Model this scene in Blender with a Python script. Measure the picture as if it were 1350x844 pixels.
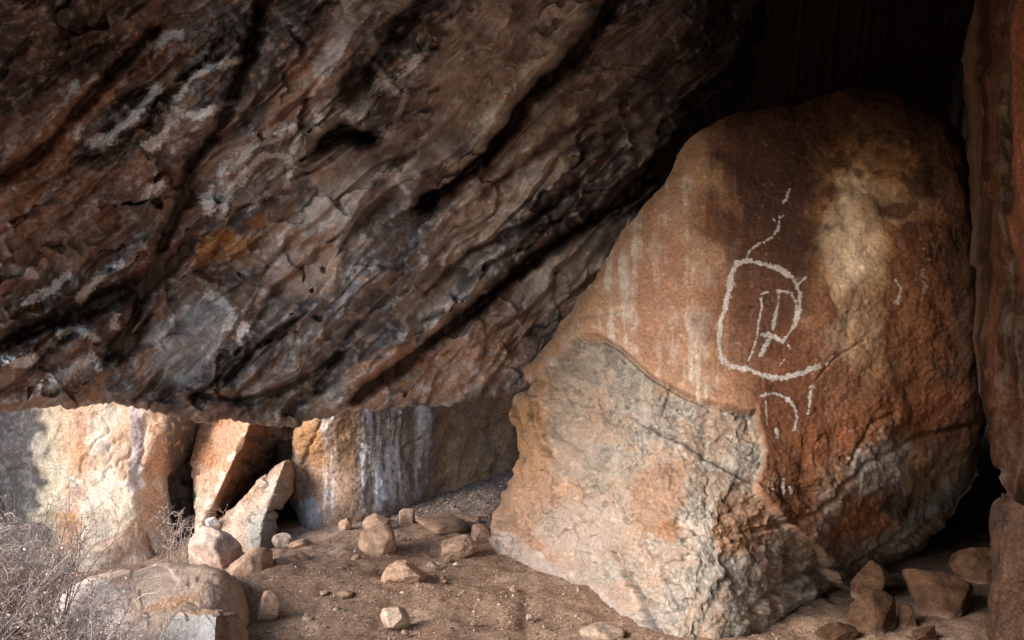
import bpy, math, random
import numpy as np

for o in list(bpy.data.objects): bpy.data.objects.remove(o)
scene = bpy.context.scene
col = scene.collection
rnd = random.Random(7)

# ------------------------------------------------------------------ camera, sky, sun, exposure
CAMZ = 1.5
F = 1169.0                                    # focal length in photograph pixels (1350 wide)
cam_d = bpy.data.cameras.new('camera'); cam = bpy.data.objects.new('camera', cam_d); col.objects.link(cam)
cam.location = (0, 0, CAMZ); cam.rotation_euler = (math.radians(90), 0, 0)
cam_d.sensor_width = 36; cam_d.lens = 36 * F / 1350; cam_d.clip_start = .05; cam_d.clip_end = 500
scene.camera = cam

SUN_AZ = math.radians(-122)                   # compass: 0 = +Y (into the picture), negative = left
SUN_EL = math.radians(27)
world = bpy.data.worlds.new('World'); scene.world = world; world.use_nodes = True
wn = world.node_tree.nodes; bg = wn['Background']
sky = wn.new('ShaderNodeTexSky'); sky.sky_type = 'NISHITA'; sky.sun_disc = False
sky.sun_elevation = SUN_EL; sky.sun_rotation = SUN_AZ; sky.dust_density = 1.0; sky.air_density = 1.0; sky.ozone_density = 1.0
world.node_tree.links.new(sky.outputs[0], bg.inputs[0]); bg.inputs[1].default_value = .15
sd = bpy.data.lights.new('sun', 'SUN'); sun = bpy.data.objects.new('sun', sd); col.objects.link(sun)
sd.energy = 1.5; sd.angle = math.radians(28); sd.color = (1, .95, .88)
sx, sy, sz = math.sin(SUN_AZ) * math.cos(SUN_EL), math.cos(SUN_AZ) * math.cos(SUN_EL), math.sin(SUN_EL)
from mathutils import Vector
sun.rotation_euler = Vector((sx, sy, sz)).to_track_quat('Z', 'Y').to_euler(); sun.location = (-6, -2, 8)
scene.view_settings.view_transform = 'Standard'; scene.view_settings.look = 'None'
scene.view_settings.gamma = 1; scene.view_settings.use_curve_mapping = False
scene.view_settings.exposure = 1.7
scene.render.engine = 'CYCLES'
scene.cycles.max_bounces = 5; scene.cycles.diffuse_bounces = 4; scene.cycles.glossy_bounces = 2

# ------------------------------------------------------------------ numpy noise
_r = np.random.RandomState(3)
PERM = _r.permutation(256).astype(np.int32); PERM = np.concatenate([PERM, PERM])
GR = _r.normal(size=(256, 3)).astype(np.float32); GR /= np.linalg.norm(GR, axis=1)[:, None]

G2 = np.stack([np.cos(np.arange(256)*2.39996), np.sin(np.arange(256)*2.39996)], 1).astype(np.float32)
def pn2(x, y, z):
    x = np.asarray(x, np.float32) + np.float32(z*13.37 % 211); y = np.asarray(y, np.float32) + np.float32(z*7.91 % 197)
    fx, fy = np.floor(x), np.floor(y)
    ix, iy = fx.astype(np.int32) & 255, fy.astype(np.int32) & 255
    x = x - fx; y = y - fy
    u, v = x*x*x*(x*(x*6-15)+10), y*y*y*(y*(y*6-15)+10)
    p0, p1 = PERM[ix], PERM[ix + 1]
    def gd(p, dy, xx, yy):
        k = PERM[p + iy + dy & 255]; return G2[k, 0]*xx + G2[k, 1]*yy
    a = gd(p0, 0, x, y); a += u*(gd(p1, 0, x-1, y) - a)
    b = gd(p0, 1, x, y-1); b += u*(gd(p1, 1, x-1, y-1) - b)
    return (a + v*(b-a))*1.5

def pn(x, y, z):
    if np.isscalar(z): return pn2(x, y, z)
    x = np.asarray(x, np.float32); y = np.asarray(y, np.float32) + 0 * x; z = np.asarray(z, np.float32) + 0 * x
    fx, fy, fz = np.floor(x), np.floor(y), np.floor(z)
    ix, iy, iz = fx.astype(np.int32) & 255, fy.astype(np.int32) & 255, fz.astype(np.int32) & 255
    x = x - fx; y = y - fy; z = z - fz
    u, v, w = x*x*x*(x*(x*6-15)+10), y*y*y*(y*(y*6-15)+10), z*z*z*(z*(z*6-15)+10)
    r = 0
    for a in (0, 1):
        pa = PERM[(ix + a) & 255]
        for b in (0, 1):
            pb = PERM[(pa + iy + b) & 255]
            for c in (0, 1):
                g = GR[PERM[(pb + iz + c) & 255]]
                d = g[..., 0]*(x-a) + g[..., 1]*(y-b) + g[..., 2]*(z-c)
                r = r + d * (u if a else 1-u) * (v if b else 1-v) * (w if c else 1-w)
    return r * 1.5

def fbm(x, y, z=0.0, oct=4, gain=.5, lac=2.03):
    s, a, r = 1.0, 1.0, 0
    for k in range(oct):
        r = r + a * pn(x*s + 17.3*k, y*s + 5.1*k, z*s + 9.7*k); s *= lac; a *= gain
    return r

def ridged(x, y, z=0.0, oct=4, gain=.5):
    s, a, r = 1.0, 1.0, 0
    for k in range(oct):
        r = r + a * (1 - 2*np.abs(pn(x*s + 7.3*k, y*s + 3.1*k, z*s + 1.7*k))); s *= 2.1; a *= gain
    return r

def hash2(i, j, k):
    h = (i.astype(np.int64)*374761393 + j.astype(np.int64)*668265263 + k*974634721) & 0xffffffff
    h = ((h ^ (h >> 13)) * 1274126177) & 0xffffffff
    return ((h ^ (h >> 16)) & 0xffff).astype(np.float32) / 65535

def facet2(x, y, seed=0, tilt=.6):
    """2-D cellular plates: every cell is a small tilted plane; returns height and distance to the border"""
    fx, fy = np.floor(x), np.floor(y)
    b1 = np.full(x.shape, 9., np.float32); b2 = b1.copy(); h = np.zeros(x.shape, np.float32)
    for a in (-1, 0, 1):
        for b in (-1, 0, 1):
            i, j = fx + a, fy + b
            px = i + hash2(i, j, seed+1); py = j + hash2(i, j, seed+2)
            dx, dy = x - px, y - py; d = dx*dx + dy*dy
            hh = (hash2(i, j, seed+3)-.5) + tilt*2*((hash2(i, j, seed+4)-.5)*dx + (hash2(i, j, seed+5)-.5)*dy)
            m = d < b1
            b2 = np.where(m, b1, np.minimum(b2, d)); b1 = np.where(m, d, b1); h = np.where(m, hh, h)
    return h, np.sqrt(b2) - np.sqrt(b1)

def sstep(a, b, x):
    t = np.clip((x - a) / (b - a), 0, 1); return t*t*(3-2*t)

def polydist(u, v, pts):
    d = np.full(u.shape, 1e9, np.float32); side = np.zeros(u.shape, np.float32)
    for (x0, y0), (x1, y1) in zip(pts[:-1], pts[1:]):
        dx, dy = x1-x0, y1-y0; L = dx*dx + dy*dy + 1e-9
        t = np.clip(((u-x0)*dx + (v-y0)*dy) / L, 0, 1)
        q = np.hypot(u-x0-t*dx, v-y0-t*dy)
        s = (dx*(v-y0) - dy*(u-x0)) / math.sqrt(L)
        m = q < d
        side = np.where(m, s, side); d = np.where(m, q, d)
    return d, side

def polymask(u, v, pts, soft):
    inside = np.zeros(u.shape, bool); n = len(pts)
    for i in range(n):
        x0, y0 = pts[i]; x1, y1 = pts[(i+1) % n]
        c = ((y0 > v) != (y1 > v)) & (u < (x1-x0)*(v-y0)/((y1-y0) or 1e-9) + x0)
        inside ^= c
    d, _ = polydist(u, v, list(pts) + [pts[0]])
    return sstep(-soft, soft, np.where(inside, d, -d))

def mixc(c, k, m):
    m = np.clip(m, 0, 1)[..., None]; return c*(1-m) + np.asarray(k, np.float32)*m

def tps(ctrl):
    """thin-plate spline through (u, v, value)"""
    P = np.array(ctrl, np.float64); X = P[:, :2] / 500; n = len(P)
    def U(r2): return np.where(r2 > 1e-12, r2*np.log(r2 + 1e-12), 0)
    K = U(((X[:, None]-X[None])**2).sum(-1)) + 1e-3*np.eye(n)
    Q = np.hstack([np.ones((n, 1)), X]); A = np.block([[K, Q], [Q.T, np.zeros((3, 3))]])
    w = np.linalg.solve(A, np.concatenate([P[:, 2], np.zeros(3)])).astype(np.float32)
    def f(u, v):
        u = u/500; v = v/500; r = w[n] + w[n+1]*u + w[n+2]*v
        for i in range(n):
            r = r + w[i]*U((u-X[i, 0])**2 + (v-X[i, 1])**2)
        return r.astype(np.float32)
    return f

def P3(u, v, D):
    """the world point that lies D metres in front of the standpoint in the direction of pixel (u, v)"""
    return np.stack([(u-675)/F*D, D + 0*u, CAMZ - (v-422)/F*D], -1)

# ------------------------------------------------------------------ mesh building
def link(o, parent=None):
    col.objects.link(o)
    if parent: o.parent = parent
    return o

def tag(o, label=None, cat=None, group=None, kind=None):
    for k, x in (('label', label), ('category', cat), ('group', group), ('kind', kind)):
        if x: o[k] = x
    return o

def mesh_np(name, V, quads, mat, C=None, UV=None, tris=None, loc=None, parent=None, smooth=True):
    V = np.asarray(V, np.float32)
    if loc is None: loc = (float(V[:, 0].mean()), float(V[:, 1].mean()), float(V[:, 2].min()))
    V = V - np.asarray(loc, np.float32)
    nq = 0 if quads is None else len(quads); nt = 0 if tris is None else len(tris)
    li = np.concatenate([np.asarray(a, np.int32).ravel() for a in (quads, tris) if a is not None and len(a)])
    st = np.concatenate([np.arange(nq)*4, nq*4 + np.arange(nt)*3]).astype(np.int32)
    me = bpy.data.meshes.new(name)
    me.vertices.add(len(V)); me.vertices.foreach_set('co', V.ravel())
    me.loops.add(len(li)); me.loops.foreach_set('vertex_index', li)
    me.polygons.add(nq+nt); me.polygons.foreach_set('loop_start', st)
    me.polygons.foreach_set('use_smooth', np.full(nq+nt, smooth))
    me.update(calc_edges=True)
    if C is not None:
        a = me.color_attributes.new('Col', 'FLOAT_COLOR', 'POINT')
        a.data.foreach_set('color', np.concatenate([np.clip(C, .004, .9), np.ones((len(C), 1))], 1).astype(np.float32).ravel())
    if UV is not None:
        a = me.attributes.new('flow', 'FLOAT_VECTOR', 'POINT')
        a.data.foreach_set('vector', np.concatenate([UV, np.zeros((len(UV), 1))], 1).astype(np.float32).ravel())
    me.materials.append(mat); me.validate()
    o = bpy.data.objects.new(name, me)
    link(o, parent)
    if parent: o.location = Vector(loc) - parent.location
    else: o.location = loc
    return o

def gridquads(nr, nc):
    i = np.arange(nr*nc).reshape(nr, nc)
    return np.stack([i[:-1, :-1], i[:-1, 1:], i[1:, 1:], i[1:, :-1]], -1).reshape(-1, 4)

def gnormal(P):
    a = np.gradient(P, axis=0); b = np.gradient(P, axis=1); n = np.cross(a, b)
    return n / (np.linalg.norm(n, axis=-1, keepdims=True) + 1e-12)

# ------------------------------------------------------------------ materials
def rock_mat(name, rough=.85, var=.45, spk=.25, bump=.6, scale=1.0, flow=False, fs=(1, 1), spec=.3, crack=.5):
    m = bpy.data.materials.new(name); m.use_nodes = True; nt = m.node_tree; N = nt.nodes; L = nt.links
    b = N['Principled BSDF']; b.inputs['Roughness'].default_value = rough; b.inputs['Specular IOR Level'].default_value = spec
    at = N.new('ShaderNodeAttribute'); at.attribute_name = 'Col'
    tc = N.new('ShaderNodeTexCoord'); vec = tc.outputs['Object']
    def noise(sc, det=8, ro=.6, v=None, dist=0):
        n = N.new('ShaderNodeTexNoise'); n.inputs['Scale'].default_value = sc*scale; n.inputs['Detail'].default_value = det
        n.inputs['Roughness'].default_value = ro; n.inputs['Distortion'].default_value = dist
        L.new(v or vec, n.inputs['Vector']); return n.outputs[0]
    def math_(op, a, c, d=None):
        n = N.new('ShaderNodeMath'); n.operation = op
        for k, x in enumerate((a, c, d)):
            if x is None: continue
            if isinstance(x, (int, float)): n.inputs[k].default_value = x
            else: L.new(x, n.inputs[k])
        return n.outputs[0]
    def mrange(x, a, c, p, q):
        n = N.new('ShaderNodeMapRange'); L.new(x, n.inputs[0])
        for k, y in enumerate((a, c, p, q)): n.inputs[k+1].default_value = y
        return n.outputs[0]
    big = noise(9, 4, .62, dist=.3); fine = noise(60, 3, .7)
    v1 = mrange(big, .25, .75, 1-var, 1+var); v2 = mrange(fine, .28, .72, 1-spk*1.5, 1+spk*1.5)
    k = math_('MULTIPLY', v1, v2)
    h = math_('MULTIPLY', noise(38, 5, .68), .5)
    if flow:
        fa = N.new('ShaderNodeAttribute'); fa.attribute_name = 'flow'
        mp = N.new('ShaderNodeMapping'); mp.inputs['Scale'].default_value = (fs[0], fs[1], 1); L.new(fa.outputs['Vector'], mp.inputs[0])
        fn = noise(1/scale, 5, .62, mp.outputs[0])
        k = math_('MULTIPLY', k, mrange(fn, .3, .7, .7, 1.3)); h = math_('ADD', math_('MULTIPLY', h, .5), math_('MULTIPLY', fn, .7))
    mx = N.new('ShaderNodeMix'); mx.data_type = 'RGBA'; mx.blend_type = 'MULTIPLY'; mx.inputs[0].default_value = 1
    L.new(at.outputs['Color'], mx.inputs[6]); L.new(k, mx.inputs[7])
    # faint hue drift between warm and grey grains
    hs = N.new('ShaderNodeHueSaturation'); L.new(mrange(fine, .3, .7, 1.2, .75), hs.inputs['Saturation']); L.new(mx.outputs[2], hs.inputs['Color'])
    L.new(hs.outputs[0], b.inputs['Base Color'])
    L.new(mrange(at.outputs['Fac'], .012, .06, .02, spec), b.inputs['Specular IOR Level'])
    bp = N.new('ShaderNodeBump'); bp.inputs['Strength'].default_value = bump; bp.inputs['Distance'].default_value = .03/scale**.5
    L.new(h, bp.inputs['Height']); L.new(bp.outputs[0], b.inputs['Normal'])
    rr = mrange(big, .3, .7, max(rough-.14, .2), min(rough+.1, 1)); L.new(rr, b.inputs['Roughness'])
    return m

def chalk_mat(name, colr):
    m = bpy.data.materials.new(name); m.use_nodes = True; nt = m.node_tree; N = nt.nodes; L = nt.links
    b = N['Principled BSDF']; b.inputs['Roughness'].default_value = .95; b.inputs['Specular IOR Level'].default_value = .1
    n = N.new('ShaderNodeTexNoise'); n.inputs['Scale'].default_value = 130; n.inputs['Detail'].default_value = 5
    tc = N.new('ShaderNodeTexCoord'); L.new(tc.outputs['Object'], n.inputs['Vector'])
    r = N.new('ShaderNodeValToRGB'); r.color_ramp.elements[0].position = .33; r.color_ramp.elements[1].position = .6
    r.color_ramp.elements[0].color = (*[x*.45 for x in colr], 1); r.color_ramp.elements[1].color = (*colr, 1)
    L.new(n.outputs[0], r.inputs[0]); L.new(r.outputs[0], b.inputs['Base Color'])
    return m

M_over = rock_mat('overhang_rock', rough=.42, var=.2, spk=.2, bump=.36, flow=True, fs=(9, 40), spec=.5, crack=.3)
M_boul = rock_mat('boulder_rock', rough=.85, var=.2, spk=.15, bump=.38, flow=False, spec=.25, crack=.5)
M_wall = rock_mat('wall_rock', rough=.75, var=.35, spk=.3, bump=.8, flow=True, fs=(3, 22), spec=.3, crack=.3)
M_clif = rock_mat('cliff_rock', rough=.9, var=.22, spk=.25, bump=.6, spec=.2, crack=.7)
M_slab = rock_mat('slab_rock', rough=.85, var=.3, spk=.3, bump=.6, spec=.25, crack=.5)
M_ston = rock_mat('stone_rock', rough=.9, var=.28, spk=.25, bump=.8, scale=2.2, spec=.2, crack=.3)
M_dirt = rock_mat('dirt', rough=.97, var=.18, spk=.45, bump=.6, scale=1.6, spec=.1, crack=0)
M_grav = rock_mat('gravel', rough=.95, var=.3, spk=.2, bump=.2, spec=.15, crack=0)
M_chalk = chalk_mat('white_pigment', (.58, .53, .51))
M_chalk2 = chalk_mat('faded_pigment', (.80, .77, .78))
M_twig = rock_mat('dry_twig', rough=.9, var=.3, spk=.1, bump=.1, spec=.1, crack=0)

# ------------------------------------------------------------------ a rock from its outline and front relief
def outline_param(pts, s):
    P = np.array(list(pts) + [pts[0]], np.float64); d = np.hypot(*(P[1:]-P[:-1]).T); c = np.concatenate([[0], np.cumsum(d)]); s = np.mod(s, 1)*c[-1]
    return np.interp(s, c, P[:, 0]), np.interp(s, c, P[:, 1])

def rock(name, pts, centre, depth, n, mat, colour, relief=None, rpx=40, rm=.25, back=.8, jag=2.5, seed=0, parts=None, flow=None, smooth_pts=True):
    """outline pts (photo pixels) + depth(u,v) in metres; front is an n x n grid, the far side is closed by rings"""
    if smooth_pts:                                   # one Chaikin pass keeps corners soft
        q = []
        for a, b in zip(pts, list(pts[1:]) + [pts[0]]):
            q += [(a[0]*.8+b[0]*.2, a[1]*.8+b[1]*.2), (a[0]*.2+b[0]*.8, a[1]*.2+b[1]*.8)]
        pts = q
    a = np.linspace(-1, 1, n, dtype=np.float64); A, B = np.meshgrid(a, a)
    rho = np.maximum(abs(A), abs(B))
    with np.errstate(divide='ignore', invalid='ignore'):
        th = np.where(abs(A) >= abs(B), np.where(A >= 0, 0, 4) + np.nan_to_num(B/np.where(A == 0, 1, A)), np.where(B >= 0, 2, 6) - np.nan_to_num(A/np.where(B == 0, 1, B)))
    s = np.mod(th/8, 1)
    ou, ov = outline_param(pts, s)
    cu, cv = centre
    rad = np.hypot(ou-cu, ov-cv)
    nz = fbm(ou/60+seed, ov/60, 3.3+seed, 4)*jag*2.2*np.clip(rho, 0, 1)**6
    k = rho*(1 + nz/np.maximum(rad, 30))
    U = (cu + (ou-cu)*k).astype(np.float32); V = (cv + (ov-cv)*k).astype(np.float32)
    D = depth(U, V)
    e = np.clip(1 - (1-rho)*rad/rpx, 0, 1)
    D = D + rm*(1-np.sqrt(np.clip(1-e*e, 0, 1)))
    P = P3(U, V, D)
    Nn = gnormal(P)
    if Nn[n//2, n//2, 1] > 0: Nn = -Nn
    C = colour(U, V, P)
    if relief is not None:
        P = P + Nn*relief(U, V, P)[..., None]
        Nn = gnormal(P); Nn = -Nn if Nn[n//2, n//2, 1] > 0 else Nn
    quads = gridquads(n, n)
    idx = np.arange(n*n).reshape(n, n)
    per = np.concatenate([idx[0, :-1], idx[:-1, -1], idx[-1, :0:-1], idx[:0:-1, 0]])
    VV = [P.reshape(-1, 3)]; CC = [C.reshape(-1, 3)]; base = n*n; prev = per; Q = [quads]; m = len(per)
    pu, pv = U.ravel()[per], V.ravel()[per]; pd = P.reshape(-1, 3)[per, 1]
    for r in (.97, .88, .7, .4):
        uu, vv = cu+(pu-cu)*r, cv+(pv-cv)*r
        dd = pd + back*math.sqrt(1-r*r) + .03
        VV.append(P3(uu, vv, dd)); CC.append(C.reshape(-1, 3)[per]); cur = base+np.arange(m); base += m
        Q.append(np.stack([prev, np.roll(prev, -1), np.roll(cur, -1), cur], -1)); prev = cur
    VV.append(P3(np.array([cu]), np.array([cv]), np.array([pd.mean()+back]))); CC.append(C.reshape(-1, 3)[:1])
    T = np.stack([prev, np.roll(prev, -1), np.full(m, base)], -1)
    Vall = np.concatenate(VV); UVa = None
    if flow is not None:
        fl = flow(U, V).reshape(-1, 2); UVa = np.concatenate([fl, np.zeros((len(Vall)-len(fl), 2))])
    o = mesh_np(name, Vall, np.concatenate(Q), mat, np.concatenate(CC), UVa, tris=T)
    o['_n'] = n
    del o['_n']
    return o, U, V, P, Nn

def skin(name, U, V, P, Nn, mask, mat, parent, off=.0025, thr=.5, label=None, single=False):
    """a thin crust of pigment lying on a rock's front where mask > thr"""
    nr, nc = U.shape
    mq = (mask[:-1, :-1]+mask[1:, :-1]+mask[:-1, 1:]+mask[1:, 1:])/4
    on = mq > thr
    if single:
        lab = np.arange(1, on.size+1).reshape(on.shape)*on
        for _ in range(400):
            n2 = lab.copy()
            n2[1:] = np.maximum(n2[1:], lab[:-1]); n2[:-1] = np.maximum(n2[:-1], lab[1:]); n2[:, 1:] = np.maximum(n2[:, 1:], lab[:, :-1]); n2[:, :-1] = np.maximum(n2[:, :-1], lab[:, 1:]); n2 *= on
            if (n2 == lab).all(): break
            lab = n2
        ids, cnt = np.unique(lab[lab > 0], return_counts=True)
        if len(ids): on = lab == ids[cnt.argmax()]
    q = gridquads(nr, nc)[on.ravel()]
    if not len(q): return None
    used, inv = np.unique(q, return_inverse=True)
    X = (P + Nn*off).reshape(-1, 3)[used]
    o = mesh_np(name, X, inv.reshape(-1, 4), mat, parent=parent)
    if label: o['label'] = label
    return o

def strokes(u, v, lst, seed=0, rag=.55):
    """lst: (points, half width px, density 0..1)"""
    m = np.zeros(u.shape, np.float32)
    n1 = fbm(u/3.6, v/3.6, 2.2+seed, 2); n2 = fbm(u/22., v/22., 8.2+seed, 2)
    for pts, w, dens in lst:
        xs = [p[0] for p in pts]; ys = [p[1] for p in pts]; pad = w*3+5
        b = (u > min(xs)-pad) & (u < max(xs)+pad) & (v > min(ys)-pad) & (v < max(ys)+pad)
        if not b.any(): continue
        d, _ = polydist(u[b], v[b], pts)
        val = 1 - d/(w*(1+.75*n2[b])) + (n1[b])*rag + (dens-.5)*.9
        val = np.where(d > w*1.9, 0, val)
        m[b] = np.maximum(m[b], val)
    return m

# ================================================================== GROUND
def axis(lo, hi, step, far):
    a = list(np.arange(lo, hi+1e-6, step)); s = step; x = hi; up = []
    while x < far: s *= 1.35; x += s; up.append(x)
    s = step; x = lo; dn = []
    while x > -far: s *= 1.35; x -= s; dn.append(x)
    return np.array(dn[::-1] + a + up, np.float32)
def ground_z(x, y):
    z = .15*sstep(6.2, 8.2, y)*sstep(-1.5, 0., x) - .30*sstep(-1.2, -3.0, x)*sstep(3, 5.5, y) + .02*sstep(0.3, -.6, x)
    z = z + .10*sstep(.9, 1.9, x)*sstep(4.2, 6, y)
    return z
gx, gy = axis(-3.0, 2.2, .017, 90), axis(3.5, 8.3, .017, 90)
GX, GY = np.meshgrid(gx, gy)
GZ = ground_z(GX, GY)
near = sstep(14, 7, np.hypot(GX, GY-5))
GZ = GZ + near*(.030*fbm(GX*1.1, GY*1.1, 0, 3) + .014*fbm(GX*5, GY*5, 4., 3) + .004*fbm(GX*26, GY*26, 1., 3))
pits = np.clip(fbm(GX*3.3, GY*3.3, 7.7, 2)-.25, 0, 1); GZ = GZ - near*pits*.045
# a shallow scuffed groove in front of the boulder
dgr, _ = polydist(GX, GY, [(.05, 4.35), (.08, 4.75), (.35, 5.05), (.62, 4.92)])
GZ = GZ - .014*np.exp(-(dgr/.035)**2)
gc = np.zeros(GX.shape+(3,), np.float32) + np.array((.32, .20, .135), np.float32)
gc = mixc(gc, (.38, .255, .18), sstep(-.1, .6, fbm(GX*1.7, GY*1.7, 2., 4)))
gc = mixc(gc, (.25, .155, .105), .7*sstep(.15, .6, fbm(GX*2.3+5, GY*2.3, 6., 4)))
gc = mixc(gc, (.21, .165, .135), .9*sstep(6.1, 6.9, GY + .35*fbm(GX*2, GY*2, 1, 3)-.25*np.clip(GX+1, -1, 1))*sstep(-1.6, -.8, GX))
gc = gc*.88
gc = mixc(gc, (.045, .032, .025), .93*sstep(1.15, 1.7, GX+.25*fbm(GX*2.5, GY*2.5, 9., 3))*sstep(4.1, 4.7, GY))  # shade of the right-hand corner painted into the soil colour
gc = mixc(gc, (.40, .30, .23), .8*sstep(1.9, 1.2, GX)*sstep(.55, .75, fbm(GX*40, GY*40, 3., 2)))
gc = mixc(gc, (.10, .07, .055), .8*sstep(.5, .75, fbm(GX*45+3, GY*45, 5., 2)))
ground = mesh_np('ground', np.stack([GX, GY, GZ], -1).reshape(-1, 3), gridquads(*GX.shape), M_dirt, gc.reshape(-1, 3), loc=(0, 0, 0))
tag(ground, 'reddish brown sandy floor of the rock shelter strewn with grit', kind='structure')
def gz(x, y):
    return float(ground_z(np.array([x]), np.array([y]))[0])

# ================================================================== OVERHANG
ctrl = [(-400,545,4.0),(-100,548,4.5),(0,545,4.7),(150,530,5.1),(270,558,5.4),(370,562,5.7),(480,540,6.0),(600,535,6.3),(685,515,6.6),(760,500,6.8),(900,480,7.2),(1300,450,10),(1700,450,11),
 (0,350,4.3),(0,100,3.8),(0,-50,3.5),(-400,300,3.7),(-400,0,3.2),(200,300,4.95),(200,100,4.5),(200,-50,4.15),(400,400,5.35),(400,200,5.0),(400,0,4.5),(600,400,6.0),(600,200,5.65),(600,0,5.2),
 (800,250,6.35),(800,100,6.1),(800,0,5.9),(950,100,7.0),(950,0,6.6),(1150,80,9.6),(1150,0,9.4),(1350,200,11),(1350,0,11),(1000,300,8.0),(1700,0,12),
 (400,-300,3.6),(800,-300,4.9),(1200,-300,8),(0,-300,2.9),(-400,-300,2.6),(1700,-300,9)]
Dov = tps(ctrl)
lipx = [-420,-100,0,45,90,150,200,270,330,370,420,480,540,600,645,685,760,900,1300,1700]
lipy = [546,548,546,540,541,530,541,557,563,562,553,540,537,534,529,515,500,480,450,450]
uc = np.concatenate([np.linspace(-190, -30, 30)[:-1], np.linspace(-30, 1290, 740), np.linspace(1290, 3000, 60)[1:]]).astype(np.float32)
nr_in, nr_up = 470, 20
vl = np.interp(uc, lipx, lipy).astype(np.float32)
vl = vl + 7*fbm(uc/55, 0*uc, 4.4, 4) + 2*fbm(uc/9, 0*uc, 1.4, 2) + 5*facet2(uc/26, 0*uc+.5, 51, .6)[0]
tt = np.linspace(0, 1, nr_in, dtype=np.float32)
vtop = -80 - 220*sstep(120, 560, uc)
rows = [vl + (-25 - vl)*t for t in tt] + [-25 + (vtop+25)*((k+1)/nr_up) for k in range(nr_up)]
V = np.stack(rows); U = np.repeat(uc[None], len(rows), 0)
D = Dov(np.minimum(U, 1700), V)
e = np.clip(1-(vl[None]-V)/16, 0, 1); D = D + .06*(1-np.sqrt(np.clip(1-e*e, 0, 1)))
P = P3(U, V, D); Nn = gnormal(P)
if Nn[250, 350, 1] > 0: Nn = -Nn
# bedding runs up to the right, flattening towards the lower lip
ang = math.radians(44)
wu = U + 13*fbm(U/150, V/150, 1.1, 3) - .00010*(V-200)**2; wv = V + 13*fbm(U/150, V/150, 5.1, 3) + .00012*(U-700)**2
al = wu*np.cos(ang) - wv*np.sin(ang); ac = wu*np.sin(ang) + wv*np.cos(ang)
flowU, flowA = al/F*4.2, ac/F*4.2
dcl = [([(560,262),(600,238),(640,205),(668,170),(690,130),(730,95),(770,55),(800,10),(820,-25)], 13, .30),
       ([(470,520),(520,488),(560,455),(600,425),(650,385),(700,340),(760,300),(830,255),(880,205)], 11, .20),
       ([(140,470),(175,420),(205,340),(222,300),(243,255),(252,215),(290,165),(330,60),(350,-20)], 12, .10),
       ([(250,330),(200,375),(130,405),(60,432),(-30,470)], 14, .12),
       ([(160,470),(180,440),(196,415)], 8, .07),
       ([(425,190),(450,172),(485,178)], 16, .24),
       ([(460,110),(500,70),(530,30),(560,-10)], 17, .10),
       ([(300,500),(340,455),(390,420)], 7, .06),
       ([(260,520),(330,530),(395,500),(450,465)], 8, .06),
       ([(640,250),(720,190),(800,140),(900,70),(960,10)], 12, .07),
       ([(560,385),(620,330),(690,300),(760,240)], 8, .06),
       ([(900,140),(980,80),(1060,20)], 9, .08),
       ([(-30,255),(60,190),(130,110),(200,40)], 12, .09)]
t_ = ac/66 + .75*fbm(al/330, ac/60, 2.7, 4)
saw = t_ - np.floor(t_); saw = np.where(saw < .86, saw/.86, (1-saw)/.14)
amp = .35 + .65*sstep(-.35, .5, fbm(al/210, ac/70, 9.1, 3))
h = .055*saw*amp
t2 = ac/25 + .9*fbm(al/170, ac/34, 6.7, 4)
saw2 = t2-np.floor(t2); saw2 = np.where(saw2 < .8, saw2/.8, (1-saw2)/.2)
h = h + .008*saw2*sstep(-.2, .5, fbm(al/120, ac/60, 3.1, 3))
h = h + .10*fbm(al/320, ac/150, 4.1, 3) + .014*fbm(al/90, ac/36, 5.3, 3)
w1 = .45*fbm(U/60, V/60, .4, 3); w2 = .45*fbm(U/60, V/60, 3.4, 3)
f0, _ = facet2(al/170 + w1, ac/62 + w2, 41, .9); f1, _ = facet2(al/66 + 1.3*w1, ac/27 + 1.3*w2, 11, .9)
f2, _ = facet2(al/24 + .3*fbm(U/22, V/22, .9, 2), ac/13 + .3*fbm(U/22, V/22, 4.4, 2), 23, .9); f3, _ = facet2(al/10 + .3*fbm(U/9, V/9, .9, 2), ac/6.5 + .3*fbm(U/9, V/9, 4.4, 2), 29, .9)
rough_z = sstep(-.2, .45, fbm(U/150, V/150, 7.4, 2))
h = h + .080*f0 + .013*f1*(.3+.7*rough_z) + .004*f2*(.2+.8*rough_z) + .0020*f3
h = h + .005*ridged(al/40, ac/9, 5.9, 2)*rough_z + .0018*fbm(U/5, V/5, 1.3, 2)
jit = 9*fbm(U/35, V/35, 8.8, 3)
for pts, w, dp in dcl:
    d, sd_ = polydist(U, V, pts); d = d + jit*.5
                                                  # sharp upper brow, gentler lower side
    g = np.where(sd_ > 0, np.exp(-(np.clip(d, 0, None)/(w*.8))**2), np.exp(-(np.clip(d, 0, None)/(w*.45))**2)); dp *= 1.5
    h = h - dp*g + np.where(sd_ < 0, .35*dp*np.exp(-((d-w*1.5)/(w*1.6))**2), 0)
# many shorter bedding breaks
R_ = np.random.RandomState(12)
for _ in range(60):
    cx, cy = R_.uniform(-20, 1000), R_.uniform(-10, 540); L_ = R_.uniform(40, 170); a_ = math.radians(R_.uniform(34, 56)); w = R_.uniform(3, 8); dp = R_.uniform(.02, .06)
    px_, py_ = math.cos(a_)*L_/2, -math.sin(a_)*L_/2; bend = R_.normal()*L_*.07
    pts = [(cx-px_, cy-py_), (cx+bend*.7, cy+bend*.7), (cx+px_, cy+py_)]
    m = (np.abs(U-cx) < L_/2+40) & (np.abs(V-cy) < L_/2+40)
    d, sd_ = polydist(U[m], V[m], pts); d = np.clip(d + jit[m]*.25, 0, None)
    h[m] -= dp*np.where(sd_ > 0, np.exp(-(d/(w*2.2))**2), np.exp(-(d/(w*.5))**2))
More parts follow.
